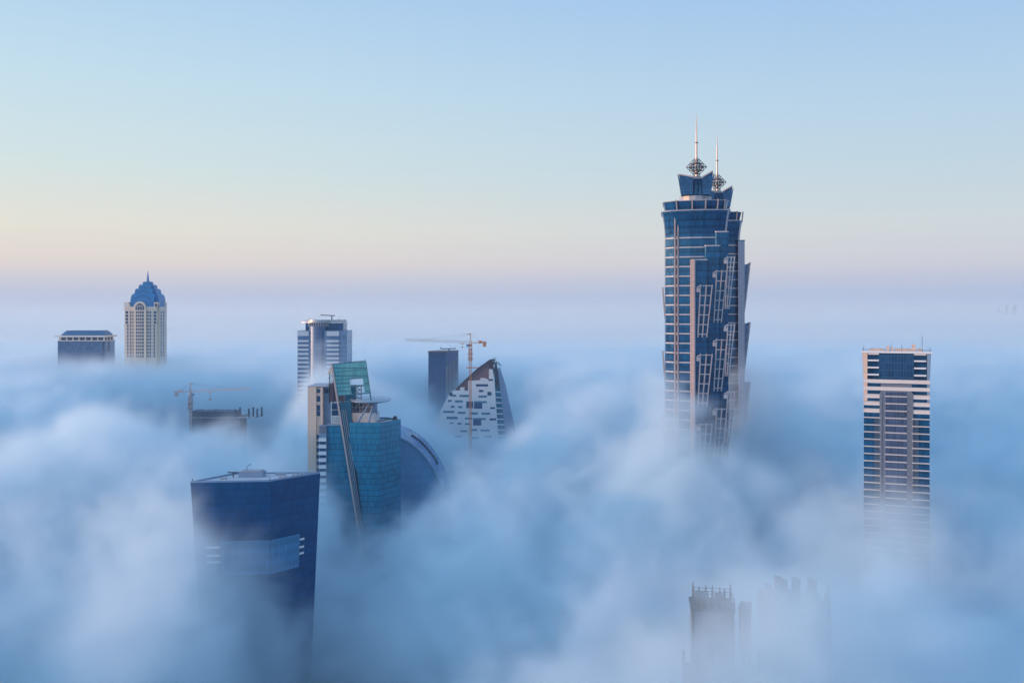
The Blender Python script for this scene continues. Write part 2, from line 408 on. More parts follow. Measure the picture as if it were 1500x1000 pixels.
def twin_tower(cx, D, label, py0, xl, xr, front, sc_=1.0):
    S = Site(cx, D); T = thing('skyscraper', label, 'skyscraper', S.loc(), R(-9.5), group='twin skyscrapers with spires')
    k = .433
    Z = lambda py: 230 - (py - 455) * k                     # both towers are equally tall
    X = lambda p: p * k
    arc = [(xl, 10), (xl + 1.5, 6), (xl + 13, 1.5), (xl + 20, .4), (-10, -1.4), (8, -2), (26, -1), (xr - 3, 1.5), (xr, 6)]
    arc = [(X(a), d) for a, d in arc]
    back = [(X(xr), 36), (X(18), 42), (X(-22), 42), (X(xl), 36)]
    ring = arc + back
    cyc = (X((xl + xr) / 2), 20)

    def at(z, f): return [(cyc[0] + (x - cyc[0]) * f, cyc[1] + (y - cyc[1]) * f, z) for x, y in ring]
    MB().loft([at(0, 1), at(Z(600), 1), at(Z(400), 1), at(Z(345), 1), at(Z(335), 1.012), at(Z(325), 1.035), at(Z(316), 1.065), at(Z(309), 1.10)]).build('curtain_wall', M['blue_glass'], T)
    MB().loft([at(Z(309), 1.125), at(Z(307.6), 1.13)]).build('cornice', M['trim'], T)
    MB().loft([at(Z(307.6), 1.0), at(Z(300), 1.03), at(Z(294.6), 1.06)]).build('upper_tier', M['blue_glass'], T)
    MB().loft([at(Z(294.6), 1.075), at(Z(293.6), 1.08)]).build('cornice', M['trim'], T)
    for p in (xl + 18, -7, 12, 29, 39):                      # tier fins
        x = X(p); y = interp(arc, x); y0 = cyc[1] + (y - cyc[1]) * 1.03
        f = MB().loft([[(x - .35, y0 - .9, Z(307)), (x + .35, y0 - .9, Z(307)), (x + .35, y0 + 2, Z(307)), (x - .35, y0 + 2, Z(307))],
                       [(x * 1.04 - .35, y0 - 2.0, Z(292.5)), (x * 1.04 + .35, y0 - 2.0, Z(292.5)), (x * 1.04 + .35, y0 + 2, Z(292.5)), (x * 1.04 - .35, y0 + 2, Z(292.5))]])
        f.build('tier_fin', M['fin'], T)
    # setback drum and crown of flaring petals; they stand further back on the roof
    kc = k * (D + 12) / D; Zb = Z; Z = lambda py: 230 - (py - 455) * kc
    o = lambda r: [(X(-2) + r * math.cos(a), 20 + r * math.sin(a)) for a in [2 * math.pi * i / 16 for i in range(16)]]
    MB().prism(o(10.5), Zb(294.6), Z(287)).build('setback_drum', M['trim'], T)
    MB().prism(o(8.2), Z(287), Z(262)).build('crown_core', M['blue_glass'], T)
    petals = [(-24.5, -5.5, 256.5, 260.5, 286, 8.5), (8, 22, 261, 252.5, 286, 8.5), (-5.5, 8, 261.5, 261, 287, 13)]
    for fl in (1, -1):
        for (p0, p1, t0, t1, bt, dy) in petals:
            yy = 20 - fl * (20 - dy); o_ = -1.6 * fl
            a0, a1 = X(p0), X(p1); s0 = X(-1.5) if p0 < -10 else 0; s1 = X(1.5) if p1 > 15 else 0
            th = .6 * fl
            MB().loft([[(a0 - s0, yy, Z(bt)), (a1 - s1, yy, Z(bt)), (a1 - s1, yy + th, Z(bt)), (a0 - s0, yy + th, Z(bt))],
                       [(a0, yy + o_ * .4, Z((t0 + bt) / 2)), (a1, yy + o_ * .4, Z((t1 + bt) / 2)), (a1, yy + th + o_ * .4, Z((t1 + bt) / 2)), (a0, yy + th + o_ * .4, Z((t0 + bt) / 2))],
                       [(a0 + s0, yy + o_, Z(t0)), (a1 + s1, yy + o_, Z(t1)), (a1 + s1, yy + th + o_, Z(t1)), (a0 + s0, yy + th + o_, Z(t0))]]).build('crown_petal', M['blue_glass' if dy > 12 else 'crown_glass'], T)
            MB().beam((a0 + s0, yy + o_, Z(t0)), (a1 + s1, yy + o_, Z(t1)), .8).build('petal_rim', M['fin'], T)
    for (xa, xb, ya) in ((-4.5, 1.0, 11), (2.0, 7.5, 10.5)):        # pointed facets in the recess
        MB().slab([(X(xa), Z(286)), (X(xb), Z(286)), (X((xa + xb) / 2 + .6), Z(264))], ya, ya + .6).build('crown_facet', M['crown_glass'], T)
    for sg in (-1, 1):                                       # side petals seen edge on
        xb, xt = X(-2 + sg * 21), X(-2 + sg * 26)
        MB().loft([[(xb, 9, Z(286)), (xb + .6, 9, Z(286)), (xb + .6, 31, Z(286)), (xb, 31, Z(286))],
                   [(xt, 7, Z(257)), (xt + .6, 7, Z(257)), (xt + .6, 33, Z(251)), (xt, 33, Z(251))]]).build('crown_petal', M['crown_glass'], T)
        MB().beam((xt + .3, 7, Z(257)), (xt + .3, 33, Z(251)), .8).build('petal_rim', M['fin'], T)
    # openwork diamond
    kd = k * (D + 20) / D; Z = lambda py: 230 - (py - 455) * kd
    lz, lr = Z(245), 6.6
    oc = [Vector((lr, 0, 0)), Vector((0, lr, 0)), Vector((-lr, 0, 0)), Vector((0, -lr, 0)), Vector((0, 0, lr * 1.03)), Vector((0, 0, -lr * 1.03))]
    c0 = Vector((0, 20, lz)); mb = MB(); n = 3
    for i in range(4):
        for v in (oc[4], oc[5]):
            a, b_, c = oc[i], oc[(i + 1) % 4], v
            for q in range(n):
                f = q / n
                mb.beam(c0 + a.lerp(b_, f), c0 + c.lerp(b_, f), .36); mb.beam(c0 + b_.lerp(c, f), c0 + a.lerp(c, f), .36); mb.beam(c0 + c.lerp(a, f), c0 + b_.lerp(a, f), .36)
    for r, zz in ((3.6, 0), (2.9, 2), (2.9, -2), (2, -4.4)):
        for q in range(12):
            a, b_ = 2 * math.pi * q / 12, 2 * math.pi * (q + 1) / 12
            mb.beam(c0 + Vector((r * math.cos(a), r * math.sin(a), zz)), c0 + Vector((r * math.cos(b_), r * math.sin(b_), zz)), .38)
    mb.build('openwork_diamond', M['steel'], T)
    mb = MB()
    for q in range(8):
        a = 2 * math.pi * q / 8; mb.beam(c0 + Vector((3.2 * math.cos(a), 3.2 * math.sin(a), -9)), c0 + Vector((2 * math.cos(a), 2 * math.sin(a), -4.4)), .4)
    mb.prism([(3.4 * math.cos(2 * math.pi * q / 10), 20 + 3.4 * math.sin(2 * math.pi * q / 10)) for q in range(10)], Z(263), Z(259.5))
    mb.build('diamond_base', M['fin'], T)
    sp_ = MB().tube((0, 20, Z(262)), (0, 20, Z(209)), .75, .6).build('spire', M['silver'], T, True)
    MB().tube((0, 20, Z(210)), (0, 20, Z(208.6)), 1.1, 1.1).build('spire_collar', M['steel'], sp_)
    MB().tube((0, 20, Z(209)), (0, 20, Z(185)), .48, .40).build('spire_tip', M['silver'], sp_, True)
    MB().tube((0, 20, Z(185)), (0, 20, Z(167.5)), .30, .12).build('spire_tip', M['silver'], sp_, True)

    Z = Zb

    def band(xa, xb, py, h=.8, out=.35, name='floor_band'):
        xs = [xa] + [x for x, _ in arc if xa + .05 < x < xb - .05] + [xb]
        pl = [(x, interp(arc, x) - out) for x in xs] + [(x, interp(arc, x) + .3) for x in reversed(xs)]
        MB().prism(pl, Z(py) - h / 2, Z(py) + h / 2).build(name, M['trim'], T)
    xcol = xl + 17
    for i in range(25):
        py = 348.2 + 14.05 * i
        band(X(xl + 1), X(xcol - 3), py)
        end = xr - 1
        if front: end = 26 if py < 361 else 34 if py < 375 else 11 if py < 381 else -8
        band(X(xcol + 4), X(end), py)
        unit_box('glint_box', M['fin'], T, X(xcol) - .2, X(xcol) + 1.0, interp(arc, X(xcol)) - 1.3, interp(arc, X(xcol)), Z(py) - .8, Z(py) + .8)  # small boxes added so the low sun glints along the column
    yc = interp(arc, X(xcol))
    for dx, w_ in ((-3.2, .9), (1.6, .7)):                    # column fins beside the slot
        MB().box(X(xcol + dx), X(xcol + dx) + w_, yc - .9, yc + .6, 0, Z(311)).build('column_fin', M['fin'], T)
    MB().box(X(xcol - 1), X(xcol + 1.6), yc - .15, yc + .7, 0, Z(311)).build('column_slot', M['mauve'], T)
    # left side trellises
    for py in (420, 516, 612):
        rung_frame(T, (X(xl), 13, Z(py + 46)), (X(xl - 3.2), 11, Z(py)), 3, ((0, 12, 0), (0, 12, 0)), 6.1, False, M['fin'])
    if front:
        bays = [(26, 45, 341, -1.6), (11, 33, 361.5, -3.6), (-8, 15, 382, -5.6)]
        for (p0, p1, top, y) in bays:
            pl = [(X(p0), y + .5), (X(p0) + .8, y), (X(p1) - .8, y), (X(p1), y + .6), (X(p1), 12), (X(p0), 12)]
            bo = MB().prism(pl, 0, Z(top)).build('stepped_bay', M['blue_glass'], T)
            MB().prism([(x * 1.0 + (0.15 if x > X(p0) + 1 else -.15), q - .2) for x, q in pl], Z(top), Z(top) + .8).build('bay_coping', M['trim'], bo)
        MB().box(X(-8) - .9, X(-8) + 1.9, -7.0, 2, 0, Z(381)).build('edge_fin', M['sun_pink_fin'], T)
        MB().box(X(-8) + 2.0, X(-8) + 2.5, -6.6, -5, 0, Z(381)).build('edge_fin', M['bluegrey'], T)
        for (p0, p1, y, tops) in ((2, 18, -5.6, (417.5, 517, 617, 717)), (25, 39, -3.6, (396.5, 495.5, 595, 695)), (41, 50, -1.6, (376.5, 474, 571, 671))):
            for tp in tops:
                rung_frame(T, (X(p0 - 1), y - .3, Z(tp + 76)), (X(p0 + 2.6), y - 4.6, Z(tp)), 3, ((X(p1 - p0 - 3.5), 0, 0), (X(p1 - p0 + .6), .4, 0)), 6.05, True, M['frame'] if p0 < 30 else M['trim'])
    else:
        p = MB().box(X(xr - 3), X(xr + 7), -3, 26, 0, Z(342)).build('side_slab', M['bluegrey'], T)
        MB().box(X(xr - 3) - .2, X(xr + 7) + .2, -3.2, 26.2, Z(342), Z(340)).build('slab_coping', M['teal_glass'], p)
        for tp in (376, 474, 572):
            rung_frame(T, (X(xr + 7), 2, Z(tp + 82)), (X(xr + 16), -2, Z(tp)), 3, ((0, 14, 0), (0, 16, 0)), 6.1, False, M['trim'])
            MB().slab([(X(xr + 7), Z(tp + 78)), (X(xr + 7), Z(tp + 3)), (X(xr + 15), Z(tp + 1))], 14, 15).build('side_sail', M['bluegrey'], T)
    return T


twin_tower(1021, 631, 'dark blue glass twin skyscraper standing in front, its spire the highest point of the scene', 168, -47, 43, True)
twin_tower(1052, 706, 'rear twin skyscraper half hidden behind the taller looking front tower, with the shorter looking spire', 198, -44, 35, False)


# ------------------------------------------------------------------ white banded tower, right
def banded_tower():
    S = Site(1313, 520); X, Z = S.X, S.Z
    T = thing('office_tower', 'dark glass office tower with thin white floor ledges, standing alone beyond the twin skyscrapers', 'office tower', S.loc(), R(-21.8))
    MB().box(X(1268), X(1358), 0, 30, 0, Z(558)).build('curtain_wall', M['blue_glass'], T)
    c = MB().box(X(1289), X(1337), .3, 29, Z(558), Z(517)).build('crown_glazing', M['crown_dark'], T)
    MB().box(X(1272), X(1354), 2.2, 29, Z(558), Z(517.5)).build('recessed_glazing', M['blue_glass'], T)
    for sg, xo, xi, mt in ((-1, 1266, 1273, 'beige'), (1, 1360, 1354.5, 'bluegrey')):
        MB().loft([[(X(1313 + sg * 45.2), -.2, Z(588)), (X(xi), -.2, Z(588)), (X(xi), 30.2, Z(588)), (X(1313 + sg * 45.2), 30.2, Z(588))][::1],
                   [(X(1313 + sg * 45.4), -.2, Z(556)), (X(xi), -.2, Z(556)), (X(xi), 30.2, Z(556)), (X(1313 + sg * 45.4), 30.2, Z(556))],
                   [(X(xo), -.8, Z(517)), (X(xi), -.8, Z(517)), (X(xi), 30.8, Z(517)), (X(xo), 30.8, Z(517))]]).build('side_fin', M[mt], T)
        for py in (518.6, 528.2, 538.7, 549.2):
            a, b_ = (1272.4, 1289) if sg < 0 else (1337, 1353.5)
            unit_box('balcony_slab', M['white'], T, X(a), X(b_), -.5, 2.3, Z(py) - .38, Z(py) + .38)
    MB().box(X(1264.5), X(1361.5), -1.4, 31.5, Z(517), Z(514.6)).build('roof_slab', M['white'], T)
    rf = MB()
    rf.box(X(1266), X(1360), -.9, -.7, Z(514.6) + .95, Z(514.6) + 1.05)
    for i in range(34): x = X(1266) + i * (X(1360) - X(1266)) / 33; rf.box(x - .04, x + .04, -.85, -.75, Z(514.6), Z(514.6) + 1.1)
    rf.build('roof_railing', M['steel'], T)
    for a, b_, h in ((1276, 1296, 1.2), (1299, 1303, 2.6), (1305, 1309, 1.8), (1311, 1334, 1.3), (1334, 1339, 3.6), (1341, 1348, 1.4)):
        unit_box('roof_unit', M['beige'], T, X(a), X(b_), 6, 11, Z(514.6), Z(514.6) + h)
    for px, h in ((1267.5, 2.6), (1305.5, 3.6), (1320.5, 3.4), (1348, 8), (1358.5, 2.4)):
        MB().beam((X(px), 1, Z(514.6)), (X(px), 1, Z(514.6) + h), .22).build('antenna', M['steel'], T)
    for py in (558.7, 569.4): MB().box(X(1267.6), X(1358.3), -.7, 30.4, Z(py + 2.7), Z(py - 2.7)).build('wide_band', M['band'], T)
    MB().box(X(1291.5), X(1334), -.45, 1, 0, Z(562.5)).build('centre_cladding', M['grey_alu'], T)
    MB().box(X(1298), X(1327), -.62, 0, 0, Z(574)).build('centre_glazing', M['grey_glass'], T)
    for py in (580.6, 591.3, 602): 
        for a, b_ in ((1267.6, 1291.4), (1334.2, 1358.3)): unit_box('spandrel_band', M['band'], T, X(a), X(b_), -.6, .4, Z(py + 3), Z(py - 3))
    for i in range(24):
        py = 580.4 + 10.63 * i
        unit_box('floor_ledge', M['ledge'], T, X(1297.6), X(1327.6), -1.5, -.4, Z(py) - .24, Z(py) + .24)
        if i >= 3:
            for a, b_, c0, c1 in ((1267.8, 1291.2, 1282.5, 1291.2), (1334.4, 1358.2, 1334.4, 1343)):
                unit_box('floor_ledge', M['ledge'], T, X(a), X(b_), -1.3, .2, Z(py) - .24, Z(py) + .24)
                for q in (2.6, 5.3, 8): unit_box('balcony_rail', M['grey_alu'], T, X(c0), X(c1), -.5, .2, Z(py + q) - .14, Z(py + q) + .14)
    for px in (1291.6, 1334.2): MB().box(X(px) - .6, X(px) + .6, -.8, .4, 0, Z(575)).build('pilaster', M['grey_alu'], T)


M['band'] = plain('warm_white_band', (.60, .57, .56), .5, .1, .15, 0, (1.2, 30), .88)
M['ledge'] = plain('warm_grey_ledge', (.52, .50, .50), .5, .1, .2)
M['crown_dark'] = glass('crown_dark_glass', (.012, .05, .13), 1.5, 3.75, (.04, .12, .22), .6, .12, .3, .1, 1.6, .07, .07)
M['grey_glass'] = glass('grey_glass', (.05, .08, .16), 1.8, 3.79, (.09, .12, .2), .8, .3, .35, .15, 1.6, .08, .06)
banded_tower()


# ------------------------------------------------------------------ dark faceted block with the pale wrapped band
def faceted_block():
    x0, y0 = (396 - 750) / F * 520, 520
    T = thing('office_block', 'dark blue faceted glass office block with a pale wrapped band, nearest building in the fog', 'office block', (x0, y0, 0))
    zr = 230 - 250 / F * 520
    top = [(-166.8 - x0, -4), (0, 0), (-105.3 - x0, 26), (-151 - x0, 24)]
    cxm = sum(p[0] for p in top) / 4; cym = sum(p[1] for p in top) / 4
    A, B_, C, D_ = top

    def ring(z):
        f = (zr - z)
        return [(A[0] + .062 * f, A[1] + .02 * f, z), (B_[0] - .004 * f, B_[1] + .02 * f, z), (C[0] - .044 * f, C[1] - .01 * f, z), (D_[0] + .03 * f, D_[1] - .02 * f, z)]
    MB().loft([ring(0), ring(60), ring(zr)]).build('curtain_wall', M['dark_glass'], T)

    def at_edge(i, j, z, f, out):
        r = ring(z); p = Vector(r[i]).lerp(Vector(r[j]), f); d = (Vector(r[j]) - Vector(r[i])).normalized(); n = Vector((d.y, -d.x, 0))
        return p + n * out
    # parapet rim and sunk roof
    mb = MB()
    for i in range(4):
        j = (i + 1) % 4; a, b_ = Vector(top[i] + (zr,)), Vector(top[j] + (zr,)); mid = Vector((cxm, cym, zr))
        ai, bi = a.lerp(mid, .035), b_.lerp(mid, .035)
        mb.loft([[tuple(a), tuple(b_), tuple(bi), tuple(ai)], [tuple(v + Vector((0, 0, .9))) for v in (a, b_, bi, ai)]])
    mb.build('parapet', M['bluegrey'], T)
    MB().face([(x * .96 + cxm * .04, y * .96 + cym * .04, zr + .06) for x, y in top]).build('roof_deck', M['roof_pale'], T)
    # the wrapped band: left wing, corner and right wing, 20 m tall
    zt, zb = 230 - (790.5 - 455) * .357, 230 - (840 - 455) * .357
    def wing(i, j, f0, f1, mat):
        out = 1.1
        r = []
        for z in (zb, zt):
            e0, e1 = at_edge(i, j, z, f0, out), at_edge(i, j, z, f1, out); b0, b1 = at_edge(i, j, z, f0, -.5), at_edge(i, j, z, f1, -.5)
            r.append([tuple(e0), tuple(e1), tuple(b1), tuple(b0)])
        return MB().loft(r)
    wing(0, 1, .34, 1.025, 0).build('wrapped_band', M['pale_band'], T)
    wing(1, 2, -.03, .585, 0).build('wrapped_band', M['pale_band'], T)
    for z in (zt - 3.2, zt - 7.4, zt - 10.8):
        for i, j, f0, f1 in ((1, 2, .59, .69), (0, 1, .15, .33)):
            a, b_ = at_edge(i, j, z, f0, .25), at_edge(i, j, z, f1, .25)
            MB().beam(a, b_, 1.0, 1.4).build('balcony_slab', M['white'], T)
    for i, j, f0, f1 in ((1, 2, .59, .69),):
        r = []
        for z in (zt - 12.2, zt - .2):
            r.append([tuple(at_edge(i, j, z, f0, .12)), tuple(at_edge(i, j, z, f1, .12)), tuple(at_edge(i, j, z, f1, -.4)), tuple(at_edge(i, j, z, f0, -.4))])
        MB().loft(r).build('balcony_recess', M['mauve'], T)
    r1 = MB(); q = -22
    r1.box(q + 2, q + 15, 12.5, 19, zr, zr + 3.0).build('plant_room', M['bluegrey'], T)
    MB().box(q + 3, q + 14, 13, 18.5, zr + 3, zr + 3.5).build('plant_room_roof', M['roof_grey'], T)
    mb = MB(); mb.beam((q - 1, 13, zr), (q - 1, 13, zr + 2.6), .5); mb.beam((q - 4, 13, zr + 2.7), (q + 2, 13, zr + 2.7), .6); mb.build('window_cleaning_gantry', M['steel'], T)
    mb = MB(); mb.beam((q + 6, 14, zr + 3), (q + 6, 14, zr + 5.5), .25); mb.beam((q + 6, 14, zr + 5.5), (q + 8, 14, zr + 7), .25); mb.beam((q + 8, 14, zr + 7), (q + 8, 14, zr + 6.4), .2); mb.build('davit', M['steel'], T)
    for (x, y) in (A, B_, C): MB().beam((x * .97 + cxm * .03, y * .97 + cym * .03, zr), (x * .97 + cxm * .03, y * .97 + cym * .03, zr + 2.2), .35).build('beacon_post', M['steel'], T)
    for x, y, w_, d, h in ((q + 24, 10, 4, 2, 1.2), (q + 30, 14, 3, 3, 1.4), (q + 20, 20, 5, 2, 1.1), (q - 6, 6, 3, 2, 1.0), (q + 33, 20, 3, 2, 1.0)):
        unit_box('roof_unit', M['roof_grey'], T, x, x + w_, y, y + d, zr + .06, zr + h)


M['roof_pale'] = plain('pale_roof_deck', (.42, .46, .52), .8, .25, .15)
M['pale_band'] = glass('pale_band_panels', (.07, .22, .40), 2.2, 5.9, (.05, .13, .22), .85, .5, .16, .3, 1.5, .12, .03)
faceted_block()


# ------------------------------------------------------------------ teal tower with slanted sail and helipad
def sail_tower():
    S = Site(520, 700); X, Z = S.X, S.Z
    T = thing('sail_tower', 'teal glass tower with a leaning sail and a round helipad', 'tower', S.loc())
    # stair slab of pale concrete
    MB().slab([(X(449), 0), (X(461.5), 0), (X(461.5), Z(567)), (X(449), Z(567))], 4, 34).build('stair_slab', M['beige'], T)
    MB().box(X(461.5), X(467.5), 5, 33, 0, Z(568)).build('window_strip', M['beige'], T)
    for k, (a, b_) in enumerate(((570.5, 576), (580.5, 589), (594, 602), (602.5, 610))):
        unit_box('window', M['window'], T, X(462), X(467), 4.85, 6, Z(b_), Z(a))
    for k in range(14):
        py = 638 + 9.6 * k; unit_box('window', M['window'], T, X(462), X(467), 4.85, 6, Z(py + 6.5), Z(py))
    MB().box(X(467.5), X(471), 4.2, 33, 0, Z(567.4)).build('pale_pier', M['beige'], T)
    MB().loft([[(X(471), 9, 0), (X(482), 9, 0), (X(482), 33, 0), (X(471), 33, 0)], [(X(471), 9, Z(566.5)), (X(482), 9, Z(563.5)), (X(482), 33, Z(563.5)), (X(471), 33, Z(566.5))]]).build('recess_wall', M['bluegrey'], T)
    unit_box('window', M['window'], T, X(472), X(478), 8.8, 10, Z(577), Z(571))
    MB().box(X(448.6), X(480), 3.8, 34.4, Z(567), Z(566)).build('roof_coping', M['trim'], T)
    # balcony bay in front
    bb = MB().box(X(468), X(478.5), -1, 9, 0, Z(622.8)).build('balcony_bay', M['bluegrey'], T)
    MB().box(X(468), X(478.5), -1.3, -1, Z(634), Z(623.5)).build('louvre_panel', M['grey_alu'], T)
    for i in range(14):
        py = 643 + 9.9 * i
        unit_box('balcony_slab', M['white'], T, X(467.4), X(478.6), -2.4, -1, Z(py + 2.6), Z(py - 2.2))
        unit_box('window', M['window'], T, X(469), X(477.5), -1.15, -.9, Z(py + 7), Z(py + 3.2))
    g = MB().box(X(478.5), X(512), 1, 26, 0, Z(622.8)).build('glass_wing', M['teal_glass'], T)
    MB().box(X(478.3), X(512), .8, 26.2, Z(622.8), Z(622)).build('wing_coping', M['trim'], g)
    # body behind the sail: pale framed wall, louvres, open truss top
    MB().box(X(481.5), X(513), 8, 26, Z(622), Z(590)).build('service_wall', M['white'], T)
    for a, b_, c, d in ((483, 492.5, 592, 601), (483, 493.5, 602, 610)): unit_box('window', M['window'], T, X(a), X(b_), 7.8, 9, Z(d), Z(c))
    for r in range(3):
        for q in range(4): unit_box('vent', M['window'], T, X(484 + 3 * q), X(485 + 3 * q), 7.85, 8.5, Z(614.2 + 2.6 * r), Z(613 + 2.6 * r))
    MB().box(X(479.7), X(500), 8.5, 25, Z(590), Z(563)).build('louvre_box', M['mauve'], T)
    mb = MB()
    for x in (479.4, 485.5): mb.beam((X(x), 8, Z(592)), (X(x), 8, Z(544)), .5)
    for y0, y1 in ((563, 555), (555, 547)): mb.beam((X(479.4), 8, Z(y0)), (X(485.5), 8, Z(y1)), .3); mb.beam((X(485.5), 8, Z(y0)), (X(479.4), 8, Z(y1)), .3); mb.beam((X(479.4), 8, Z(y1)), (X(485.5), 8, Z(y1)), .3)
    mb.build('open_truss', M['steel'], T)
    MB().slab([(X(479), Z(547)), (X(484.8), Z(535.2)), (X(487), Z(547))], 2, 16).build('sail_cheek', M['beige'], T)
    # the sail: a leaning glazed wing, tilted back a little; pt(px, py) on its plane
    def yy(py): return -7 + (Z(760) - Z(py)) * -.055 + 4
    def pt(px, py, d=0): return (X(px), yy(py) + d, Z(py))
    lx = lambda py: 485.5 + (py - 534) * .1715
    rx = lambda py: 534 + (py - 530) * .149
    rows = [534, 545.6, 557.2, 568.8, 580.4, 588.5]
    tl = lambda px: 534 - (px - 485.5) * .085
    for i in range(4):
        a, b_ = rows[i] + .5, rows[i + 1] - .4
        for (xa, xb) in ([(0, 1)] if i < 2 else [(0, .44), (.84, 1)]):
            q = []
            for (fx, py) in ((xa, b_), (xb, b_), (xb, a), (xa, a)):
                px = lx(py) + (rx(py) - lx(py)) * fx; q.append((px, py - (px - 485.5) * .085))
            MB().loft([[pt(px, py, 0) for px, py in q], [pt(px, py, .6) for px, py in q]]).build('sail_screen', M['sail_glass'], T)
    mb = MB()
    for py in rows[:-1]:
        l, r = lx(py), rx(py); mb.beam(pt(l, py - (l - 485.5) * .085, .9), pt(r, py - (r - 485.5) * .085, .9), .9)
    mb.beam(pt(534.5, 530, .6), pt(543, 587, .6), .8)
    mb.build('sail_frame', M['sail_frame'], T)
    q = [(lx(590), 590), (514, 588), (515, 612), (530, 760), (536, 900), (lx(900) - 2, 900)]
    MB().loft([[pt(*p) for p in q], [pt(*p, 3) for p in q]]).build('sail_lower', M['sail_dark'], T)
    mb = MB()
    for dx in (0,): mb.beam(pt(lx(533) - .6, 533, -.2), pt(lx(900) - .6, 900, -.2), 1.15, 1.4)
    mb.build('sail_edge', M['fin'], T)
    for dx in (3.2, 6, 9):
        MB().beam(pt(lx(600) + dx, 600, -.35), pt(lx(900) + dx * .35, 900, -.35), .28).build('sail_rib', M['trim'], T)
    mb = MB()                                                    # lift frame exposed in the opening
    for x in (510, 518, 527.5): mb.beam(pt(x, 585, 3), pt(x, 564, 3), .6)
    for y0 in (565, 571.5, 578, 584): mb.beam(pt(508, y0, 3), pt(528, y0, 3), .5)
    for k in range(3):
        for c in range(2): mb.beam(pt(510 + 8 * c, 565 + 6.5 * k, 3), pt(518 + 8 * c, 571.5 + 6.5 * k, 3), .35); mb.beam(pt(518 + 8 * c, 565 + 6.5 * k, 3), pt(510 + 8 * c, 571.5 + 6.5 * k, 3), .35)
    mb.build('exposed_frame', M['steel'], T)
    MB().box(X(505), X(519), 3, 9, Z(588), Z(566)).build('lift_core', M['sail_dark'], T)
    # right wing
    wz = Z(621)
    A, B_, C = (X(512), -.5), (X(557), -3), (X(582), 22)
    poly = [A, B_, C, (X(560), 34), (X(512), 34)]
    MB().loft([[(x, y, 0) for x, y in poly], [(x, y, wz) for x, y in poly]]).build('right_wing', M['teal_glass'], T)
    mb = MB()
    for i in range(5):
        j = (i + 1) % 5; a, b_ = Vector(poly[i] + (wz,)), Vector(poly[j] + (wz,)); m_ = Vector((X(540), 16, wz))
        mb.loft([[tuple(v) for v in (a, b_, b_.lerp(m_, .05), a.lerp(m_, .05))], [tuple(v + Vector((0, 0, 1.3))) for v in (a, b_, b_.lerp(m_, .05), a.lerp(m_, .05))]])
    mb.build('wing_parapet', M['teal_glass'], T)
    MB().face([(x * .97 + X(540) * .03, y * .97 + .5, wz + .05) for x, y in poly]).build('wing_roof', M['roof_grey'], T)
    MB().box(X(513), X(549), 7, 26, wz, Z(606)).build('penthouse_wall', M['white'], T)
    mb = MB(); mb.box(X(514), X(546), 9, 24, Z(606), Z(590)); mb.build('penthouse_glazing', M['window'], T)
    mb = MB()
    for x in range(514, 549, 5): mb.beam((X(x), 8, Z(606)), (X(x), 8, Z(588)), .5)
    for y0 in (604, 597.5, 591): mb.beam((X(514), 8, Z(y0)), (X(548), 8, Z(y0)), .5)
    for x in (514, 524, 534): mb.beam((X(x), 8, Z(604)), (X(x + 10), 8, Z(591)), .4)
    mb.build('penthouse_frame', M['trim'], T)
    unit_box('roof_unit', M['steel'], T, X(571), X(577), 17, 20, wz, wz + 2.8)
    MB().tube((X(574.5), 18.5, wz + 2.8), (X(574.5), 18.5, wz + 3.8), 1.3).build('roof_fan', M['steel'], T)
    mb = MB(); mb.beam((X(551), 6, wz + 1.6), (X(570), 20, wz + 1.6), .5); mb.build('cleaning_rail', M['steel'], T)
    # helipad
    hx, hy, hz = X(541.5), 5.5, Z(587.5); r = 13.6; n = 32
    c_ = lambda rr, z: [(hx + rr * math.cos(2 * math.pi * k / n), hy + rr * math.sin(2 * math.pi * k / n), z) for k in range(n)]
    hp = MB().loft([c_(7, hz - 1.6), c_(12.8, hz - .5), c_(r, hz - .2), c_(r, hz + .25)]).build('helipad', M['pad'], T)
    mb = MB()
    for k in range(n):
        a, b_ = c_(r + .7, hz)[k], c_(r + .7, hz)[(k + 1) % n]
        mb.beam((a[0], a[1], hz + .3), (a[0], a[1], hz + 1.5), .15); mb.beam((a[0], a[1], hz + 1.5), (b_[0], b_[1], hz + 1.5), .13); mb.beam((a[0], a[1], hz + .9), (b_[0], b_[1], hz + .9), .1)
    mb.build('safety_net', M['trim'], hp)
    for a, b_ in (((522, 1, 621), (540, 2, 592)), ((539.5, 0, 621), (545.5, 1, 594)), ((550, 8, 608), (545, 6, 592)), ((546, 3, 606), (548, 3, 592))):
        MB().tube((X(a[0]), a[1], Z(a[2])), (X(b_[0]), b_[1], Z(b_[2])), .75, .6, 8).build('helipad_strut', M['bluegrey'], T)
    mb = MB(); mb.beam(pt(503, 532.4, 1), pt(503, 531, 1), .3); mb.beam(pt(503, 531, 1), pt(533, 528.5, 1), .25); mb.beam(pt(533.6, 530, 1), pt(533.6, 526, 1), .3); mb.beam(pt(518, 531.5, 1), pt(518, 529.5, 1), .3)
    mb.build('roof_railing', M['steel'], T)


M['sail_frame'] = plain('teal_frame', (.03, .15, .20), .4, .1, .3)
M['pad'] = plain('helipad_deck', (.22, .36, .46), .5, .12, .15)
sail_tower()


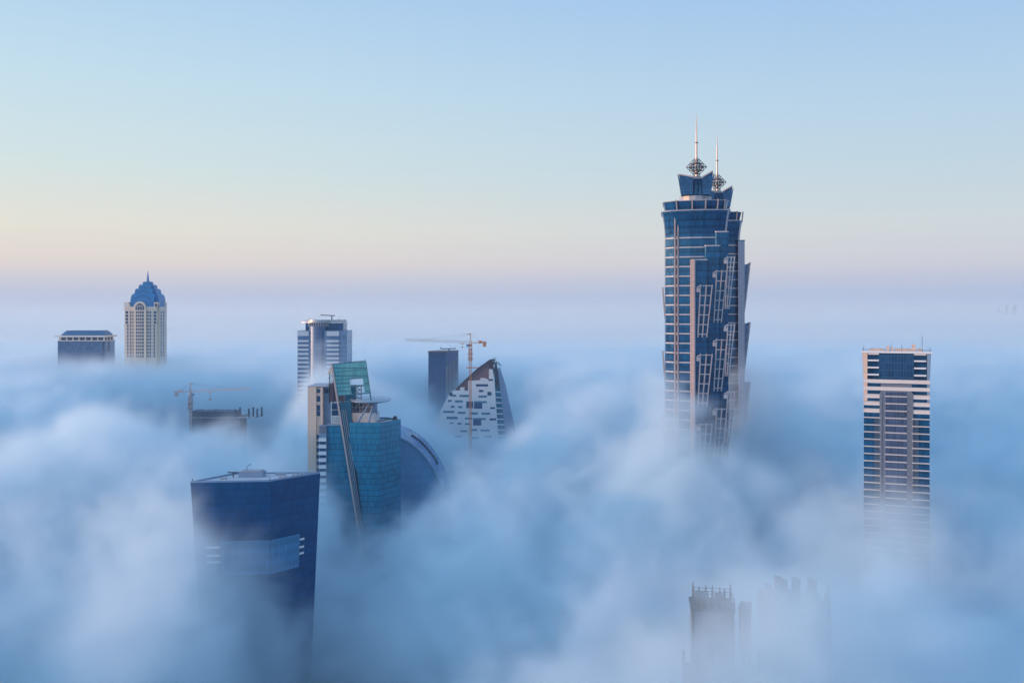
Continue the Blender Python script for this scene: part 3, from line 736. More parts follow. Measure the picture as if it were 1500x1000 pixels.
# ------------------------------------------------------------------ curved-roof hall behind the teal tower
def curved_hall():
    S = Site(560, 770); X, Z = S.X, S.Z
    T = thing('curved_hall', 'blue building with one tall curved glass roof, fading into fog', 'building', S.loc())
    top = lambda a, k: ((X(556) + (X(660) - X(556)) * math.cos(a) * k), Z(770) + (Z(628) - Z(770)) * math.sin(a) * k)
    n = 22; A = [math.pi / 2 * (i / n) for i in range(-2, n + 1)]
    yF, yB = 0, 46
    mb = MB(); rg = []
    for y, k in ((yF, .955), (yF + 15, .985), (yF + 30, 1), (yB, .99)):
        rg.append([(x, y, z) for x, z in (top(a, k) for a in A)])
    mb.loft(rg, False, False, False).build('curved_roof', M['dome_glass'], T, True)
    o_ = [(x, z) for x, z in (top(a, .945) for a in A)] + [(X(556), 0), (X(662), 0)]
    MB().slab(o_, yF + 1.2, yB - 1).build('end_wall', M['hall_wall'], T)
    mb = MB(); pts = [top(a, .955) for a in A]
    for (ax, az_), (bx, bz) in zip(pts, pts[1:]): mb.beam((ax, yF, az_), (bx, yF, bz), .9)
    mb.build('roof_edge', M['hall_rim'], T)
    i = 14; mb = MB()
    for k in range(11, 18):
        (ax, az_), (bx, bz) = top(A[k], .997), top(A[k + 1], .997); mb.beam((ax, 20, az_ + .1), (bx, 20, bz + .1), 1.2, .7)
    mb.build('roof_gutter', M['steel'], T)


M['hall_rim'] = plain('blue_roof_rim', (.10, .26, .42), .4, .1, .2)
M['hall_wall'] = glass('hall_wall_glass', (.10, .30, .50), 1.6, 1.8, (.15, .26, .42), .9, .2, .12, .3, 1.5, .1, .1)
curved_hall()


# ------------------------------------------------------------------ unfinished white sloped tower
def sloped_tower():
    S = Site(690, 950); X, Z = S.X, S.Z
    T = thing('sloped_tower', 'unfinished white tiled tower with a steep dark slanting roof', 'tower', S.loc())
    G = lambda zx, zy: (580 + zx / 5, 470 + zy / 5)
    # stepped white front
    st = [(248, 850), (300, 720), (355, 600), (385, 545), (420, 512), (470, 512), (470, 488), (500, 488), (500, 512), (528, 512), (528, 440), (618, 436), (618, 420), (650, 420), (680, 432), (682, 355), (708, 355), (720, 440), (748, 850)]
    f = [(X(G(*p)[0]), Z(G(*p)[1])) for p in st]
    xl0, xr0 = X(618), X(742)
    MB().slab(f, 0, 6).build('front_wall', M['tile'], T)
    lo = [f[0], f[-1], (X(748), 0), (X(560), 0)]
    MB().slab(lo, 0.02, 5.98).build('lower_wall', M['tile'], T)
    # dark slanted roof rising behind the front
    r = [(435, 512), (560, 390), (690, 290), (712, 300), (716, 352), (714, 520), (500, 520)]
    MB().slab([(X(G(*p)[0]), Z(G(*p)[1])) for p in r], 6.3, 10).build('slanted_roof', M['mauve'], T)
    mb = MB(); ts = [(440, 506), (520, 425), (600, 352), (690, 288), (728, 286)]
    for p, q in zip(ts, ts[1:]):
        a, b_ = G(*p), G(*q); mb.beam((X(a[0]), 6, Z(a[1])), (X(b_[0]), 6, Z(b_[1])), 1.5)
    for p in ((720, 288), (704, 290)):
        a, b_ = G(*p), G(p[0] - 14, 345); mb.beam((X(a[0]), 5, Z(a[1])), (X(b_[0]), 5, Z(b_[1])), 1.2)
    mb.build('roof_edge', M['steel'], T)
    mb = MB()
    for k in range(22):
        t_ = k / 21; zx, zy = 440 + 290 * t_, 506 - 218 * t_ ** .95
        a = G(zx, zy); h = 1.8 + rnd.random() * 2.2
        mb.beam((X(a[0]), 7, Z(a[1])), (X(a[0]), 7, Z(a[1]) + h), .25)
        if k % 3: mb.beam((X(a[0]) - 1.5, 7, Z(a[1]) + h * .7), (X(a[0]) + 2, 7, Z(a[1]) + h), .22)
    mb.build('scaffold', M['steel'], T)
    # windows
    W = [(585, 462, 675, 479, 0), (608, 504, 640, 520, 0), (670, 518, 700, 546, 0), (605, 545, 666, 560, 1), (465, 540, 535, 556, 1), (415, 538, 440, 553, 1), (392, 524, 415, 550, 0),
         (380, 577, 408, 592, 1), (432, 580, 490, 596, 1), (515, 588, 565, 638, 0), (572, 598, 632, 642, 0), (572, 586, 665, 601, 1), (402, 620, 430, 635, 1), (455, 622, 486, 637, 1), (690, 630, 725, 644, 0),
         (345, 657, 428, 672, 1), (452, 664, 510, 679, 1), (545, 668, 600, 684, 1), (626, 670, 690, 685, 1), (370, 700, 453, 718, 1), (505, 707, 560, 720, 1), (565, 724, 625, 764, 0), (565, 710, 657, 724, 1), (686, 712, 733, 727, 0),
         (392, 742, 422, 752, 1), (450, 745, 480, 758, 1), (505, 748, 545, 760, 1), (556, 790, 594, 804, 1), (620, 793, 685, 808, 1), (678, 425, 710, 438, 0), (470, 800, 520, 812, 1), (640, 840, 700, 852, 1), (560, 850, 610, 862, 1), (430, 838, 480, 850, 1)]
    for a, b_, c, d, tl in W:
        p, q = G(a, b_), G(c, d)
        wn = unit_box('window', M['teal_window'] if tl else M['window'], T, X(p[0]), X(q[0]), -.08, .6, Z(q[1]), Z(p[1]))
    # glazed slot and right wing
    s_ = [(716, 352), (728, 300), (752, 400), (795, 700), (820, 850), (830, 1000), (770, 1000), (750, 850), (730, 560)]
    MB().slab([(X(G(*p)[0]), Z(G(*p)[1])) for p in s_], 3.5, 22).build('glazed_slot', M['teal_glass'], T)
    for k in range(9):
        zy = 520 + 40 * k; a, b_ = G(723 + (zy - 520) * .078, zy), G(768 + (zy - 520) * .155, zy - 4 + 6)
        MB().beam((X(a[0]), 3, Z(a[1])), (X(b_[0]), 3, Z(b_[1])), 1.0).build('floor_ledge', M['white'], T)
    mb = MB()
    for a, b_ in (((722, 300), (742, 500)), ((735, 305), (755, 490)), ((722, 360), (742, 350)), ((725, 400), (748, 390)), ((728, 450), (752, 440))):
        p, q = G(*a), G(*b_); mb.beam((X(p[0]), 2.6, Z(p[1])), (X(q[0]), 2.6, Z(q[1])), .9)
    mb.build('bare_frame', M['steel'], T)
    r = [(745, 350), (760, 345), (800, 470), (878, 830), (915, 1020), (825, 1020), (770, 560)]
    mb = MB().slab([(X(G(*p)[0]), Z(G(*p)[1])) for p in r] , 1.5, 24); mb.box(X(G(820, 0)[0]), X(G(912, 0)[0]), 2, 23, 0, Z(672)); mb.build('side_wing', M['bluegrey'], T)
    mb = MB(); 
    for k in range(5):
        a = G(735 + 7 * k, 312 + 6 * k); mb.beam((X(a[0]), 2, Z(a[1])), (X(a[0]), 2, Z(a[1]) + 3), .3); mb.beam((X(a[0]) - 1, 2, Z(a[1]) + 2), (X(a[0]) + 2, 2, Z(a[1]) + 1.4), .25)
    mb.build('scaffold', M['steel'], T)


sloped_tower()


# ------------------------------------------------------------------ round-fronted tower
def round_tower():
    S = Site(472, 893); X, Z = S.X, S.Z
    T = thing('round_tower', 'office tower with a round glass front catching an orange sun glint', 'office tower', S.loc())
    MB().box(X(435.2), X(455), 2, 26, 0, Z(484.5)).build('left_block', M['band_glass'], T)
    MB().box(X(474), X(496.5), 0, 24, 0, Z(484.2)).build('right_block', M['band_glass'], T)
    MB().box(X(496.5), X(508), 1, 30, 0, Z(484)).build('side_block', M['side_glass'], T)
    cx, cyl, r = X(464.5), 8, X(478.5) - X(464.5); n = 40
    c_ = lambda rr, z: [(cx + rr * math.cos(2 * math.pi * k / n), cyl + rr * math.sin(2 * math.pi * k / n), z) for k in range(n)]
    MB().loft([c_(r, 0), c_(r, Z(473))]).build('round_front', M['round_glass'], T, True)
    for k in range(26):
        py = 493.2 + 6.28 * k if k else 488.5
        h = 1.05 if k else 2.3
        unit_box('spandrel_band', M['bluewhite'], T, X(435), X(451.5), 1.75, 3, Z(py + h * 1.5), Z(py - h * 1.5) )
        unit_box('spandrel_band', M['bluewhite'], T, X(478.2), X(496.7), -.25, 1, Z(py + h * 1.5), Z(py - h * 1.5))
        unit_box('side_band', M['bluegrey'], T, X(496.8), X(508.2), .7, 2, Z(py + 1.5), Z(py - 1.5))
    MB().box(X(445.5), X(501), 6, 27, Z(484.5), Z(473.5)).build('penthouse', M['far_glass'], T)
    for k in range(12):
        a = -math.pi * (.06 + .88 * k / 11); x, y = cx + (r + .4) * math.cos(a), cyl + (r + .4) * math.sin(a)
        unit_box('brim_post', M['trim'], T, x - .45, x + .45, y - .45, y + .45, Z(478), Z(472.6))
    o_ = [(X(438.5), 8), (X(446), 4)] + [(cx + (r + 3.2) * math.cos(a), cyl + (r + 3.2) * math.sin(a)) for a in [math.pi * (1.05 + .9 * k / 18) for k in range(19)]] + [(X(500), 3), (X(507.5), 8), (X(502), 26), (X(446), 26)]
    MB().prism(o_, Z(472.8), Z(471.6)).build('roof_brim', M['brim'], T)
    rr = [(cx + (r + 1) * math.cos(a), cyl + (r + 1) * math.sin(a)) for a in [math.pi * (1.02 + .96 * k / 18) for k in range(19)]]
    MB().prism([(X(445.5), 8)] + rr + [(X(500.5), 8), (X(500.5), 25), (X(445.5), 25)], Z(471.6), Z(468.4)).build('roof_parapet', M['brim'], T, True)
    mb = MB(); mb.beam((X(482), 14, Z(468.4)), (X(482), 14, Z(462.5)), .9); mb.beam((X(466), 14, Z(461.5)), (X(486.5), 14, Z(462.4)), .8); mb.beam((X(466), 14, Z(462)), (X(466), 14, Z(460.6)), .8)
    mb.build('window_cleaning_gantry', M['steel'], T)
    for px in (450, 459, 494): MB().beam((X(px), 10, Z(468.4)), (X(px), 10, Z(466.6)), .4).build('antenna', M['steel'], T)


M['brim'] = plain('polished_brim', (.42, .44, .48), .45, .08, .2, .4)
M['side_glass'] = glass('side_glass', (.16, .24, .36), 1.6, 3.86, (.24, .32, .44), .8, .3, .2, .2, 1.6, .1, .1)
M['bluewhite'] = plain('blue_white_panel', (.46, .52, .60), .5, .08, .12)
round_tower()


# ------------------------------------------------------------------ dark slab tower behind the crane
def slab_tower():
    S = Site(649, 1060); X, Z = S.X, S.Z
    T = thing('slab_tower', 'small dark blue glass tower with a roof gantry, left of the orange crane', 'tower', S.loc())
    A, B_, C, D_ = (X(627), 4), (X(653), 0), (X(669.5), 26), (X(640), 32)
    poly = [A, B_, C, D_]
    MB().prism(poly, 0, Z(516.5)).build('curtain_wall', M['dark_glass'], T)
    MB().prism([(X(626.6), 3.7), (X(653), -.4), (X(669.9), 26), (X(640), 32.5)], Z(516.5), Z(514.2)).build('roof_edge', M['steel'], T)
    for k in range(9):
        p = Vector(B_).lerp(Vector(C), (k + .3) / 9.2)
        MB().beam((p.x + .2, p.y - .3, 0), (p.x + .2, p.y - .3, Z(524 + (8 - k) * 1.5)), .5).build('facade_fin', M['trim'], T)
    mb = MB(); mb.beam((X(657), 12, Z(514)), (X(657), 12, Z(511.5)), 1.4); mb.beam((X(645), 12, Z(511.3)), (X(667), 12, Z(511)), 1.0); mb.beam((X(645), 12, Z(511.3)), (X(643.5), 12, Z(509)), .9); mb.beam((X(654), 12, Z(517)), (X(657), 12, Z(512)), .6); mb.beam((X(660), 12, Z(517)), (X(657), 12, Z(512)), .6)
    mb.build('window_cleaning_gantry', M['steel'], T)


slab_tower()


# ------------------------------------------------------------------ stone tower with the stepped blue crown
def crown_tower():
    S = Site(206, 1116); X, Z = S.X, S.Z
    T = thing('stone_tower', 'sand coloured stone tower with a stepped blue crown and needle', 'tower', S.loc())
    d = 26
    MB().box(X(182.5), X(229), 0, d, 0, Z(449)).build('stone_body', M['sand'], T)
    MB().box(X(229), X(231.5), 5, d + 2, 0, Z(449)).build('stone_body', M['sand'], T)
    # corner pavilions
    for a, b_, y0, y1 in ((182.2, 188.5, -.5, 5), (226, 231.5, -.5, 5), (224, 231.5, 21, d + 2), (182.2, 188, 21, d + 2)):
        tz = 443.2 if True else 0
        mb = MB()
        for x in (a, b_ - 1.1): 
            for y in (y0, y1 - .9): mb.box(X(x), X(x + 1.1), y, y + .9, Z(449), Z(444.6))
        mb.box(X(a), X(b_), y0, y1, Z(444.6), Z(442.6)); mb.build('corner_pavilion', M['sand'], T)
    # projecting bay with arched top
    def arch(cx_, hw, y_spring, n=14): return [(X(cx_ + hw * math.cos(math.pi * k / n)), Z(y_spring - hw * math.sin(math.pi * k / n))) for k in range(n + 1)]
    ar = arch(205.6, 9, 450.5)
    MB().slab([(X(214.6), 0)] + ar + [(X(196.6), 0)], -1.8, 3).build('arched_bay', M['sand'], T)
    aw = arch(205.6, 6.2, 450.5)
    win = MB().slab([(X(211.8), Z(454))] + aw + [(X(199.4), Z(454))], -1.95, -1.0).build('arched_window', M['window'], T)
    mb = MB()
    for px in (202, 205.6, 209.2): mb.beam((X(px), -2.05, Z(453.8)), (X(px), -2.05, Z(446)), .5)
    for hw in (3.2,):
        p_ = arch(205.6, hw, 450.5)
        for (ax, az_), (bx, bz) in zip(p_, p_[1:]): mb.beam((ax, -2.05, az_), (bx, -2.05, bz), .5)
    mb.build('window_tracery', M['sand'], win)
    MB().box(X(182.2), X(196.5), -.5, 2, Z(452.5), Z(451.3)).build('string_course', M['sand_light'], T)
    MB().box(X(214.7), X(229.3), -.5, 2, Z(452.5), Z(451.3)).build('string_course', M['sand_light'], T)
    for px in (189.4, 197, 214.3, 222.6): MB().box(X(px) - .5, X(px) + .5, -.5, 1, 0, Z(455)).build('pilaster', M['sand_light'], T)
    # windows: every run of panes is one window
    for r in range(14):
        py = 457.5 + 4.92 * r
        two = r < 4
        runs = [(184, 187.6, 0) if two else (186.2, 188.2, 0), (190.8, 196.4, 0), (200, 211.4, -1.8), (214.9, 221.4, 0), (225.2, 230.2, 4.2) if two else (225, 227.3, 0)]
        for a, b_, y in runs:
            if b_ > 229: y = 0; b_ = 228.8
            wn = unit_box('window', M['window'], T, X(a), X(b_), y - .12, y + .6, Z(py + 1.7), Z(py - 1.7))
        for y0 in (8.5, 16):
            unit_box('side_window', M['window'], T, X(231.5) - .5, X(231.5) + .12, y0, y0 + 3.4, Z(py + 1.7), Z(py - 1.7))
    mb = MB()                                                    # mullions of the window runs, one screen of stone bars
    for a, b_, y, n in ((190.8, 196.4, -.3, 3), (200, 211.4, -2.1, 4), (214.9, 221.4, -.3, 3)):
        for k in range(1, n):
            x = X(a) + (X(b_) - X(a)) * k / n; mb.box(x - .32, x + .32, y, y + .3, Z(530), Z(455))
    mb.build('window_mullions', M['sand'], T)
    # stepped vaulted crown
    cxx = 210.2; yc = 14
    for (hw, yb, yt, rr) in ((21, 449.5, 430, 12), (16, 431, 422.6, 7), (11.4, 423, 416.6, 5.5), (6.5, 417, 412, 4)):
        def prof(hw):
            p = [(-hw, yb)]
            for k in range(7):
                a = math.pi / 2 * k / 6; p.append((-hw + rr * .42 * (1 - math.cos(a)), (yt + rr) - rr * math.sin(a)))
            return p + [(-x, y) for x, y in reversed(p)]
        pr = prof(hw); m1 = MB()
        m1.slab([(X(cxx + x), Z(y)) for x, y in pr], yc - hw * S.s * .66, yc + hw * S.s * .66)
        t_ = m1.build('crown_tier', M['roof_blue'], T)
        m2 = MB(); hx = hw * S.s * .74
        q = [(x * S.s * .84, Z(y)) for x, y in pr]; n = len(q)
        m2.face([(X(cxx) - hx, yc + x, z) for x, z in q]); m2.face([(X(cxx) + hx, yc + x, z) for x, z in q][::-1])
        for k in range(n):
            (ax, az_), (bx, bz) = q[k], q[(k + 1) % n]; m2.face([(X(cxx) - hx, yc + ax, az_), (X(cxx) + hx, yc + ax, az_), (X(cxx) + hx, yc + bx, bz), (X(cxx) - hx, yc + bx, bz)])
        m2.build('crown_cross_vault', M['roof_blue'], t_)
    for hw, ys, n in ((11, 441, 9), (8.5, 431.5, 7), (5.5, 424.5, 5)):           # arcs of small windows in the crown gables
        for k in range(n):
            a = math.pi * (.12 + .76 * k / (n - 1)); px, py = cxx - 2 + hw * math.cos(a), ys - hw * .75 * math.sin(a)
            y = yc - {11: 21, 8.5: 16, 5.5: 11.4}[hw] * S.s * .84 - .15
            unit_box('crown_window', M['window'], T, X(px) - .4, X(px) + .4, y, y + .5, Z(py) - .45, Z(py) + .45)
    MB().tube((X(209.8), yc, Z(413)), (X(209.8), yc, Z(395.5)), 1.9, .15, 8).build('needle', M['roof_blue'], T)


M['sand_light'] = plain('pale_stone_trim', (.68, .60, .55), .7, .08, .1)
crown_tower()


# ------------------------------------------------------------------ low blue block with flat overhanging roof
def flat_block():
    S = Site(120, 1116); X, Z = S.X, S.Z
    T = thing('flat_block', 'low blue glass block with a stepped roof and pale overhanging cornice', 'office block', S.loc())
    d = 28
    MB().box(X(84.5), X(150.5), 0, d, 0, Z(499)).build('curtain_wall', M['flat_glass'], T)
    MB().box(X(150.5), X(153.5), 3, d, 0, Z(499)).build('corner_pier', M['bluegrey'], T)
    MB().box(X(86), X(151), 1.5, d - 1, Z(499), Z(494)).build('loggia', M['window'], T)
    for k in range(8):
        x = 88.6 + 9.1 * k
        unit_box('loggia_post', M['sand_light'], T, X(x) - .6, X(x) + .6, -.4, 1.5, Z(499), Z(494))
    for y in (8, 16, 24): unit_box('loggia_post', M['sand_light'], T, X(152.4) - .5, X(152.4) + .5, y, y + 1.4, Z(499), Z(494))
    MB().box(X(84.2), X(153.8), -.6, d + .5, Z(499.6), Z(498.4)).build('sill_course', M['sand_light'], T)
    MB().box(X(81.3), X(156), -3, d + 3, Z(493.6), Z(491.4)).build('cornice', M['sand_light'], T)
    for a, b_, y0, z0, z1 in ((89, 150.5, 2, 491.4, 488.6), (91, 148.5, 4, 488.6, 486.2), (93, 146, 6, 486.2, 484.2)):
        MB().box(X(a), X(b_), y0, d - y0 * .6, Z(z0), Z(z1)).build('roof_step', M['roof_blue'], T)
    unit_box('doorway_panel', M['dark_glass'], T, X(151), X(153.9), 8, 14, Z(515), Z(500))


M['flat_glass'] = glass('flat_block_glass', (.04, .10, .21), 2.2, 3.8, (.07, .14, .26), .8, .35, .25, .2, 1.6, .12, .1)
flat_block()


# ------------------------------------------------------------------ concrete core under construction
def unfinished_core():
    S = Site(312, 930); X, Z = S.X, S.Z
    T = thing('unfinished_block', 'grey concrete block under construction with bare columns, below the pale crane', 'building site', S.loc())
    mb = MB(); x = 277.5
    while x < 345:
        w_ = 3 + rnd.random() * 5; x1 = min(345.5, x + w_); mb.box(X(x), X(x1) - .12, 0, 20, Z(611), Z(602 + rnd.random() * 1.2)); x = x1
    mb.build('formwork_wall', M['conc'], T)
    MB().box(X(275), X(376), -1, 26, Z(612), Z(611)).build('floor_slab', M['roof_grey'], T)
    MB().box(X(277), X(346), 1, 24, 0, Z(612)).build('core_wall', M['conc'], T)
    for px, top, y in ((344.3, 599.5, 1), (349.5, 597.5, 4), (363, 599, 3), (367.5, 597.5, 8), (375.5, 598.5, 3), (379.5, 597.5, 9)):
        MB().box(X(px) - .7, X(px) + .7, y, y + 1.4, Z(611), Z(top)).build('column', M['conc'], T)
    MB().box(X(346), X(351), 1, 25, 0, Z(612.2)).build('lower_floors', M['conc'], T)
    MB().box(X(346), X(357), 6, 20, Z(611), Z(609.6)).build('formwork_deck', M['steel'], T)


unfinished_core()


# ------------------------------------------------------------------ tower cranes
def tower_crane(S, label, mx, jy, ay, tip, tipy, back, cw, main, jibm, trolley, hook_y, rotz=0):
    X, Z = S.X, S.Z
    T = thing('tower_crane', label, 'crane', S.loc(), group='tower cranes')
    sg = 1 if tip > mx else -1
    x0 = X(mx); zj = Z(jy)
    lat = MB(); lattice_tower(lat, (x0, 0, 0), (x0, 0, zj - 3), 2.0, 2.6, .34, .2); lat.build('mast', main, T)
    f = MB(); lattice_tower(f, (x0, 0, zj - 17), (x0, 0, zj - 5), 3.0, 3, .36, .26)
    for z in (zj - 15, zj - 10.5): f.box(x0 - 2.8, x0 + 2.8, -2.4, 2.4, z, z + .3)
    f.build('climbing_frame', main, T)
    MB().tube((x0, 0, zj - 3.4), (x0, 0, zj - 1.4), 1.7, 1.7, 12).build('slewing_ring', main, T)
    c = MB(); cx_ = x0 + sg * 2.6; c.slab([(cx_ - 1.0, zj - 4), (cx_ + 1.2, zj - 4), (cx_ + 1.4, zj - 2.4), (cx_ + 1.0, zj - 1.5), (cx_ - 1.0, zj - 1.5)], -2.2, -.4); c.build('cab', M['bluegrey'], T)
    # apex
    a = MB(); za = Z(ay)
    for dy in (-.8, .8): a.beam((x0 - .9, dy, zj - 1.4), (x0, dy * .2, za), .34); a.beam((x0 + .9, dy, zj - 1.4), (x0, dy * .2, za), .34)
    n = 5
    for k in range(1, n): f_ = k / n; zz = zj - 1.4 + (za - zj + 1.4) * f_; a.beam((x0 - .9 * (1 - f_), 0, zz), (x0 + .9 * (1 - f_), 0, zz), .25)
    a.box(x0 - .6, x0 + sg * 2.2, -.4, .4, za - .5, za + .4) if sg > 0 else a.box(x0 - 2.2, x0 + .6, -.4, .4, za - .5, za + .4)
    a.build('apex', main, T)
    # jib: triangular truss
    j = MB(); xt, zt = X(tip), Z(tipy); L = abs(xt - x0); n = int(L / 2.2); P0 = Vector((x0 + sg * 1.2, 0, zj)); P1 = Vector((xt, 0, zt))
    hgt = 1.7
    lo = lambda t_, s_: P0.lerp(P1, t_) + Vector((0, .75 * s_, -.5)); hi = lambda t_: P0.lerp(P1, t_) + Vector((0, 0, -.5 + hgt))
    for s_ in (-1, 1): j.beam(lo(0, s_), lo(1, s_), .26)
    j.beam(hi(.01), hi(.985), .3)
    for k in range(n):
        t0, t1, tm = k / n, (k + 1) / n, (k + .5) / n
        for s_ in (-1, 1): j.beam(lo(t0, s_), hi(tm), .16); j.beam(hi(tm), lo(t1, s_), .16)
        j.beam(lo(t0, -1), lo(t0, 1), .14)
    j.build('jib', jibm, T)
    # counter jib
    xb = X(back); q = MB()
    for s_ in (-1, 1): q.beam((x0, .7 * s_, zj - .6), (xb, .7 * s_, zj - .6), .45)
    q.box(min(x0, xb), max(x0, xb), -.7, .7, zj - .5, zj - .4)
    for s_ in (-1, 1): q.beam((x0, .7 * s_, zj + .6), (xb, .7 * s_, zj + .6), .12)
    nb = 7
    for k in range(nb + 1): x = x0 + (xb - x0) * k / nb; q.beam((x, -.7, zj - .5), (x, -.7, zj + .6), .12)
    q.build('counter_jib', main, T)
    c0, c1 = sorted((X(cw[0]), X(cw[1]))); mb = MB()
    nbl = 3
    for k in range(nbl): x = c0 + (c1 - c0) * k / nbl; mb.box(x, x + (c1 - c0) / nbl - .15, -.8, .8, Z(cw[3]) - .4 * (k % 2), Z(cw[2]))
    mb.build('counterweight', M['crane_grey'] if jibm is M['crane_white'] and sg > 0 else main, T)
    xm = c0 - sg * .0 + (c1 - c0) * .5 + sg * 4.0
    MB().box(xm - 1.6, xm + 1.6, -.9, .9, zj - .3, zj + 1.7).build('winch_house', main, T)
    # pendant lines
    for (px, f_) in ((tip, .72), (tip, .34)):
        e = hi(f_); MB().beam((x0, 0, za), tuple(e), .12).build('pendant_line', M['steel'], T)
    MB().beam((x0, 0, za), ((c0 + c1) / 2 + sg * 2, 0, zj - .3), .14).build('pendant_line', M['steel'], T)
    xt_ = X(trolley); MB().box(xt_ - 1.6, xt_ + 1.6, -.8, .8, zj - 1.3, zj - .75).build('trolley', M['crane_red'], T)
    MB().beam((xt_, 0, zj - 1.3), (xt_, 0, Z(hook_y)), .12).build('hoist_rope', M['steel'], T)
    MB().loft([[(xt_ - .9, -.4, Z(hook_y) + .5), (xt_ + .9, -.4, Z(hook_y) + .5), (xt_ + .9, .4, Z(hook_y) + .5), (xt_ - .9, .4, Z(hook_y) + .5)], [(xt_ - .3, -.3, Z(hook_y) - 1), (xt_ + .3, -.3, Z(hook_y) - 1), (xt_ + .3, .3, Z(hook_y) - 1), (xt_ - .3, .3, Z(hook_y) - 1)]]).build('hook_block', M['crane_red'], T)
    return T


M['mast_pale'] = plain('pale_mast_paint', (.46, .38, .40), .5, .15, .5)
T = tower_crane(Site(689, 925), 'orange tower crane rising in front of the unfinished white sloped tower', 689, 501.6, 488.8, 593.5, 498, 712.5, (707.5, 712.5, 500, 507.5), M['crane_red'], M['crane_white'], 677.3, 508)
S_ = Site(689, 925)
MB().box(S_.X(683), S_.X(701), -1.2, 1.2, S_.Z(539), S_.Z(537.8)).build('mast_tie', M['crane_red'], T)
tower_crane(Site(279, 922), 'pale tower crane with a white counterweight above the concrete block', 278.8, 573.2, 561.2, 366.5, 569.5, 256.5, (256, 261, 573, 580.5), M['mast_pale'], M['crane_white'], 308, 584)


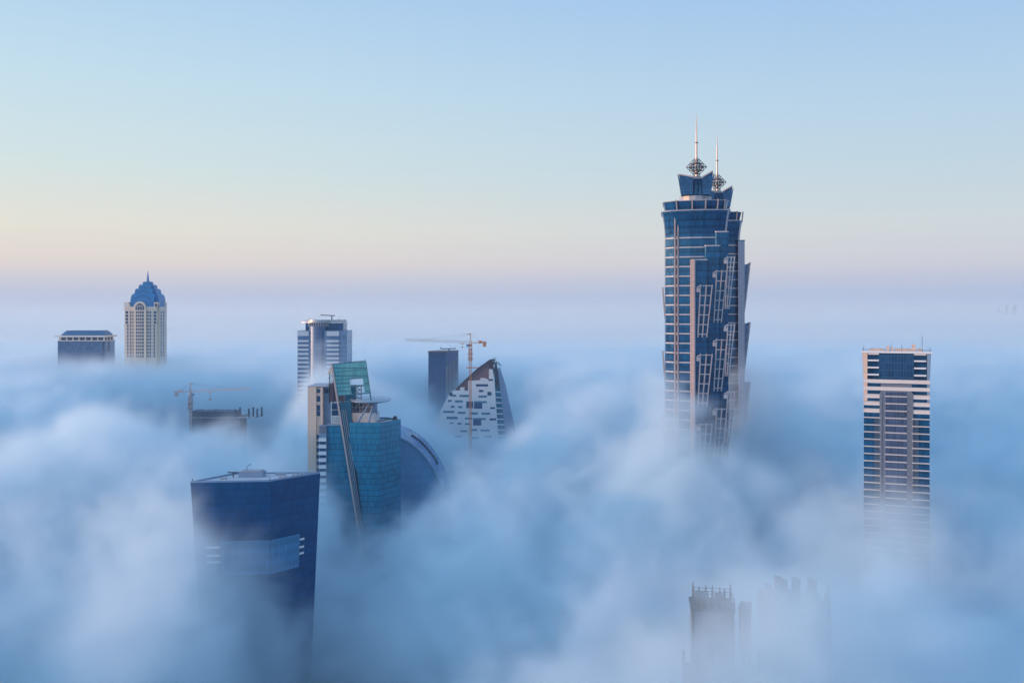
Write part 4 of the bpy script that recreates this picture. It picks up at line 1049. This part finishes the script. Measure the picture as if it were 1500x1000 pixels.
# ------------------------------------------------------------------ old-style roofs seen through the fog, below
M['ghost_window'] = plain('dull_window', (.14, .16, .19), .5, .2, .3)
def ghost_block():
    S = Site(1046, 400); X = S.X; Z = lambda py: S.Z(py + 13)
    T = thing('ridge_block', 'shadowy block with an open screen of posts on its roof, deep in the fog', 'apartment block', S.loc(), R(-7))
    zr = Z(883)
    MB().box(X(1014), X(1075), 0, 16, 0, zr).build('wall', M['stone_pale'], T)
    MB().box(X(1012.5), X(1076.5), -.5, 16.5, zr, Z(878.5)).build('parapet', M['stone_dark'], T)
    z0, z1 = Z(878.5), Z(862)
    for px in (1019, 1028, 1038, 1048, 1059, 1066, 1075):
        for y in (.2, 15):
            h = rnd.random() * 1.4; z1 = Z(862) - rnd.random() * 2.2
            MB().loft([[(X(px) - .5, y, z0), (X(px) + .5, y, z0), (X(px) + .5, y + 1, z0), (X(px) - .5, y + 1, z0)], [(X(px) - .4, y, z1), (X(px) + .4, y, z1), (X(px) + .4, y + 1, z1), (X(px) - .4, y + 1, z1)], [(X(px) - .1, y + .4, z1 + 1.2 + h), (X(px) + .1, y + .4, z1 + 1.2 + h), (X(px) + .1, y + .6, z1 + 1.2 + h), (X(px) - .1, y + .6, z1 + 1.2 + h)]]).build('roof_post', M['stone_dark'], T)
    z1 = Z(862)
    for y in (.5, 15.4):
        for z in (z0 + 1.5, z0 + 2.6, z1 - .6): MB().box(X(1019), X(1075), y, y + .25, z, z + .22).build('roof_rail', M['stone_dark'], T)
    for x in (1020, 1074.5):
        MB().box(X(x) - .1, X(x) + .15, .5, 15.5, z1 - .7, z1 - .3).build('roof_rail', M['stone_dark'], T)
    MB().box(X(1022), X(1040), 3, 13, zr, z1 - .8).build('roof_house', M['stone_dark'], T)
    MB().box(X(1050), X(1062), 4, 12, zr, z1 - 1.2).build('roof_house', M['stone_dark'], T)
    for r in range(7):
        for px in (1021, 1031, 1045, 1058, 1067):
            py = 891 + 12.5 * r; unit_box('window', M['ghost_window'], T, X(px), X(px + 3.2), -.1, .5, Z(py + 6), Z(py))
    for px in (1013.5, 1071): MB().box(X(px), X(px + 3.6), -.7, 1, 0, Z(879)).build('corner_pier', M['stone_dark'], T)
    # lower terrace with posts
    z2 = Z(957)
    MB().box(X(1000), X(1112), -6, -.8, 0, z2).build('terrace', M['stone_dark'], T)
    for px in (1001, 1021, 1042, 1064, 1086, 1108): MB().box(X(px) - .4, X(px) + .4, -5.6, -4.8, z2, Z(934)).build('terrace_post', M['stone_dark'], T)
    # narrow turret beside it
    S2 = Site(1092, 398); X = S2.X; Z = lambda py: S2.Z(py + 8)
    T2 = thing('turret', 'small shadowy roof turret beside the post screen in the fog', 'turret', S2.loc(), R(-9))
    MB().box(X(1084), X(1100), 0, 6, 0, Z(889)).build('wall', M['stone_pale'], T2)
    MB().loft([[(X(1083), -.5, Z(889)), (X(1101), -.5, Z(889)), (X(1101), 6.5, Z(889)), (X(1083), 6.5, Z(889))], [(X(1086.5), 1.5, Z(880)), (X(1101), 1.5, Z(880)), (X(1101), 6.5, Z(880)), (X(1086.5), 6.5, Z(880))]]).build('sloped_roof', M['stone_dark'], T2)
    for px in (1087.5, 1100): MB().box(X(px) - .45, X(px) + .45, 3, 4.2, Z(883), Z(876)).build('roof_post', M['stone_dark'], T2)
    MB().box(X(1091.5), X(1093), -.3, .3, 0, Z(889.2)).build('corner_pier', M['stone_dark'], T2)
    # second block, fainter
    S3 = Site(1168, 432); X = S3.X; Z = lambda py: S3.Z(py + 14)
    T3 = thing('ridge_block', 'faint shadowy roofs with a tall post, barely showing through the fog', 'apartment block', S3.loc(), R(-6))
    MB().box(X(1122), X(1212), 2, 24, 0, Z(872)).build('wall', M['stone_dark'], T3)
    for a, b_, t_, y in ((1126, 1133, 851, 4), (1142, 1150, 842, 6), (1152, 1158, 847, 8), (1168, 1176, 843, 7), (1189, 1197, 841, 3)):
        MB().box(X(a), X(b_), y, y + 8, Z(872), Z(t_)).build('roof_house', M['stone_dark'], T3)
        for px in (a + 1, b_ - 1): MB().box(X(px) - .4, X(px) + .4, y - .5, y + .4, Z(872), Z(t_ - 4)).build('roof_post', M['stone_dark'], T3)
    MB().loft([[(X(1207), 1, 0), (X(1216), 1, 0), (X(1216), 4, 0), (X(1207), 4, 0)], [(X(1207), 1, Z(866)), (X(1216), 1, Z(866)), (X(1216), 4, Z(866)), (X(1207), 4, Z(866))], [(X(1213), 2, Z(842)), (X(1214), 2, Z(842)), (X(1214), 3, Z(842)), (X(1213), 3, Z(842))]]).build('roof_spike', M['stone_dark'], T3)
    MB().box(X(1160), X(1216), -.5, 2, 0, Z(884)).build('terrace', M['stone_dark'], T3)


ghost_block()


# ------------------------------------------------------------------ far towers, faint on the horizon
def far_tower(px, pyt, wpx, D, label, spike):
    S = Site(px, D); X, Z = S.X, S.Z; h = wpx / 2 * S.s
    T = thing('far_tower', label, 'tower', S.loc(), group='faint towers on the horizon')
    z = Z(pyt); s_ = lambda f, zz: [(-h * f, 0, zz), (h * f, 0, zz), (h * f, 2 * h * f, zz), (-h * f, 2 * h * f, zz)]
    MB().loft([s_(1, 0), s_(1, z * .7), s_(.75, z * .72), s_(.7, z * .9), s_(.3, z)]).build('shaft', M['far_glass'], T)
    if spike: MB().tube((0, h * .6, z - 1), (0, h * .6, z + spike), 2.2, .5, 6).build('needle', M['steel'], T)


far_tower(1464, 450, 2.6, 12200, 'faint tower at the left of the far trio on the horizon', 0)
far_tower(1475, 446, 3.2, 12200, 'faint tower in the middle of the far trio on the horizon', 18)
far_tower(1487, 447, 5.0, 12200, 'faint broad tower at the right of the far trio on the horizon', 24)
far_tower(1397, 457.5, 3.2, 12500, 'faint lone stub of a tower on the horizon above the banded tower', 0)
far_tower(1372, 456, 2.4, 12800, 'faintest far tower on the horizon, just above the banded tower', 0)

# ------------------------------------------------------------------ render settings
cy = sc.cycles
cy.use_denoising = True; cy.volume_bounces = 8; cy.max_bounces = 14; cy.transparent_max_bounces = 12
cy.volume_step_rate = 1.4; cy.time_limit = 1000; cy.volume_max_steps = 1024; cy.use_adaptive_sampling = True; cy.adaptive_threshold = .02
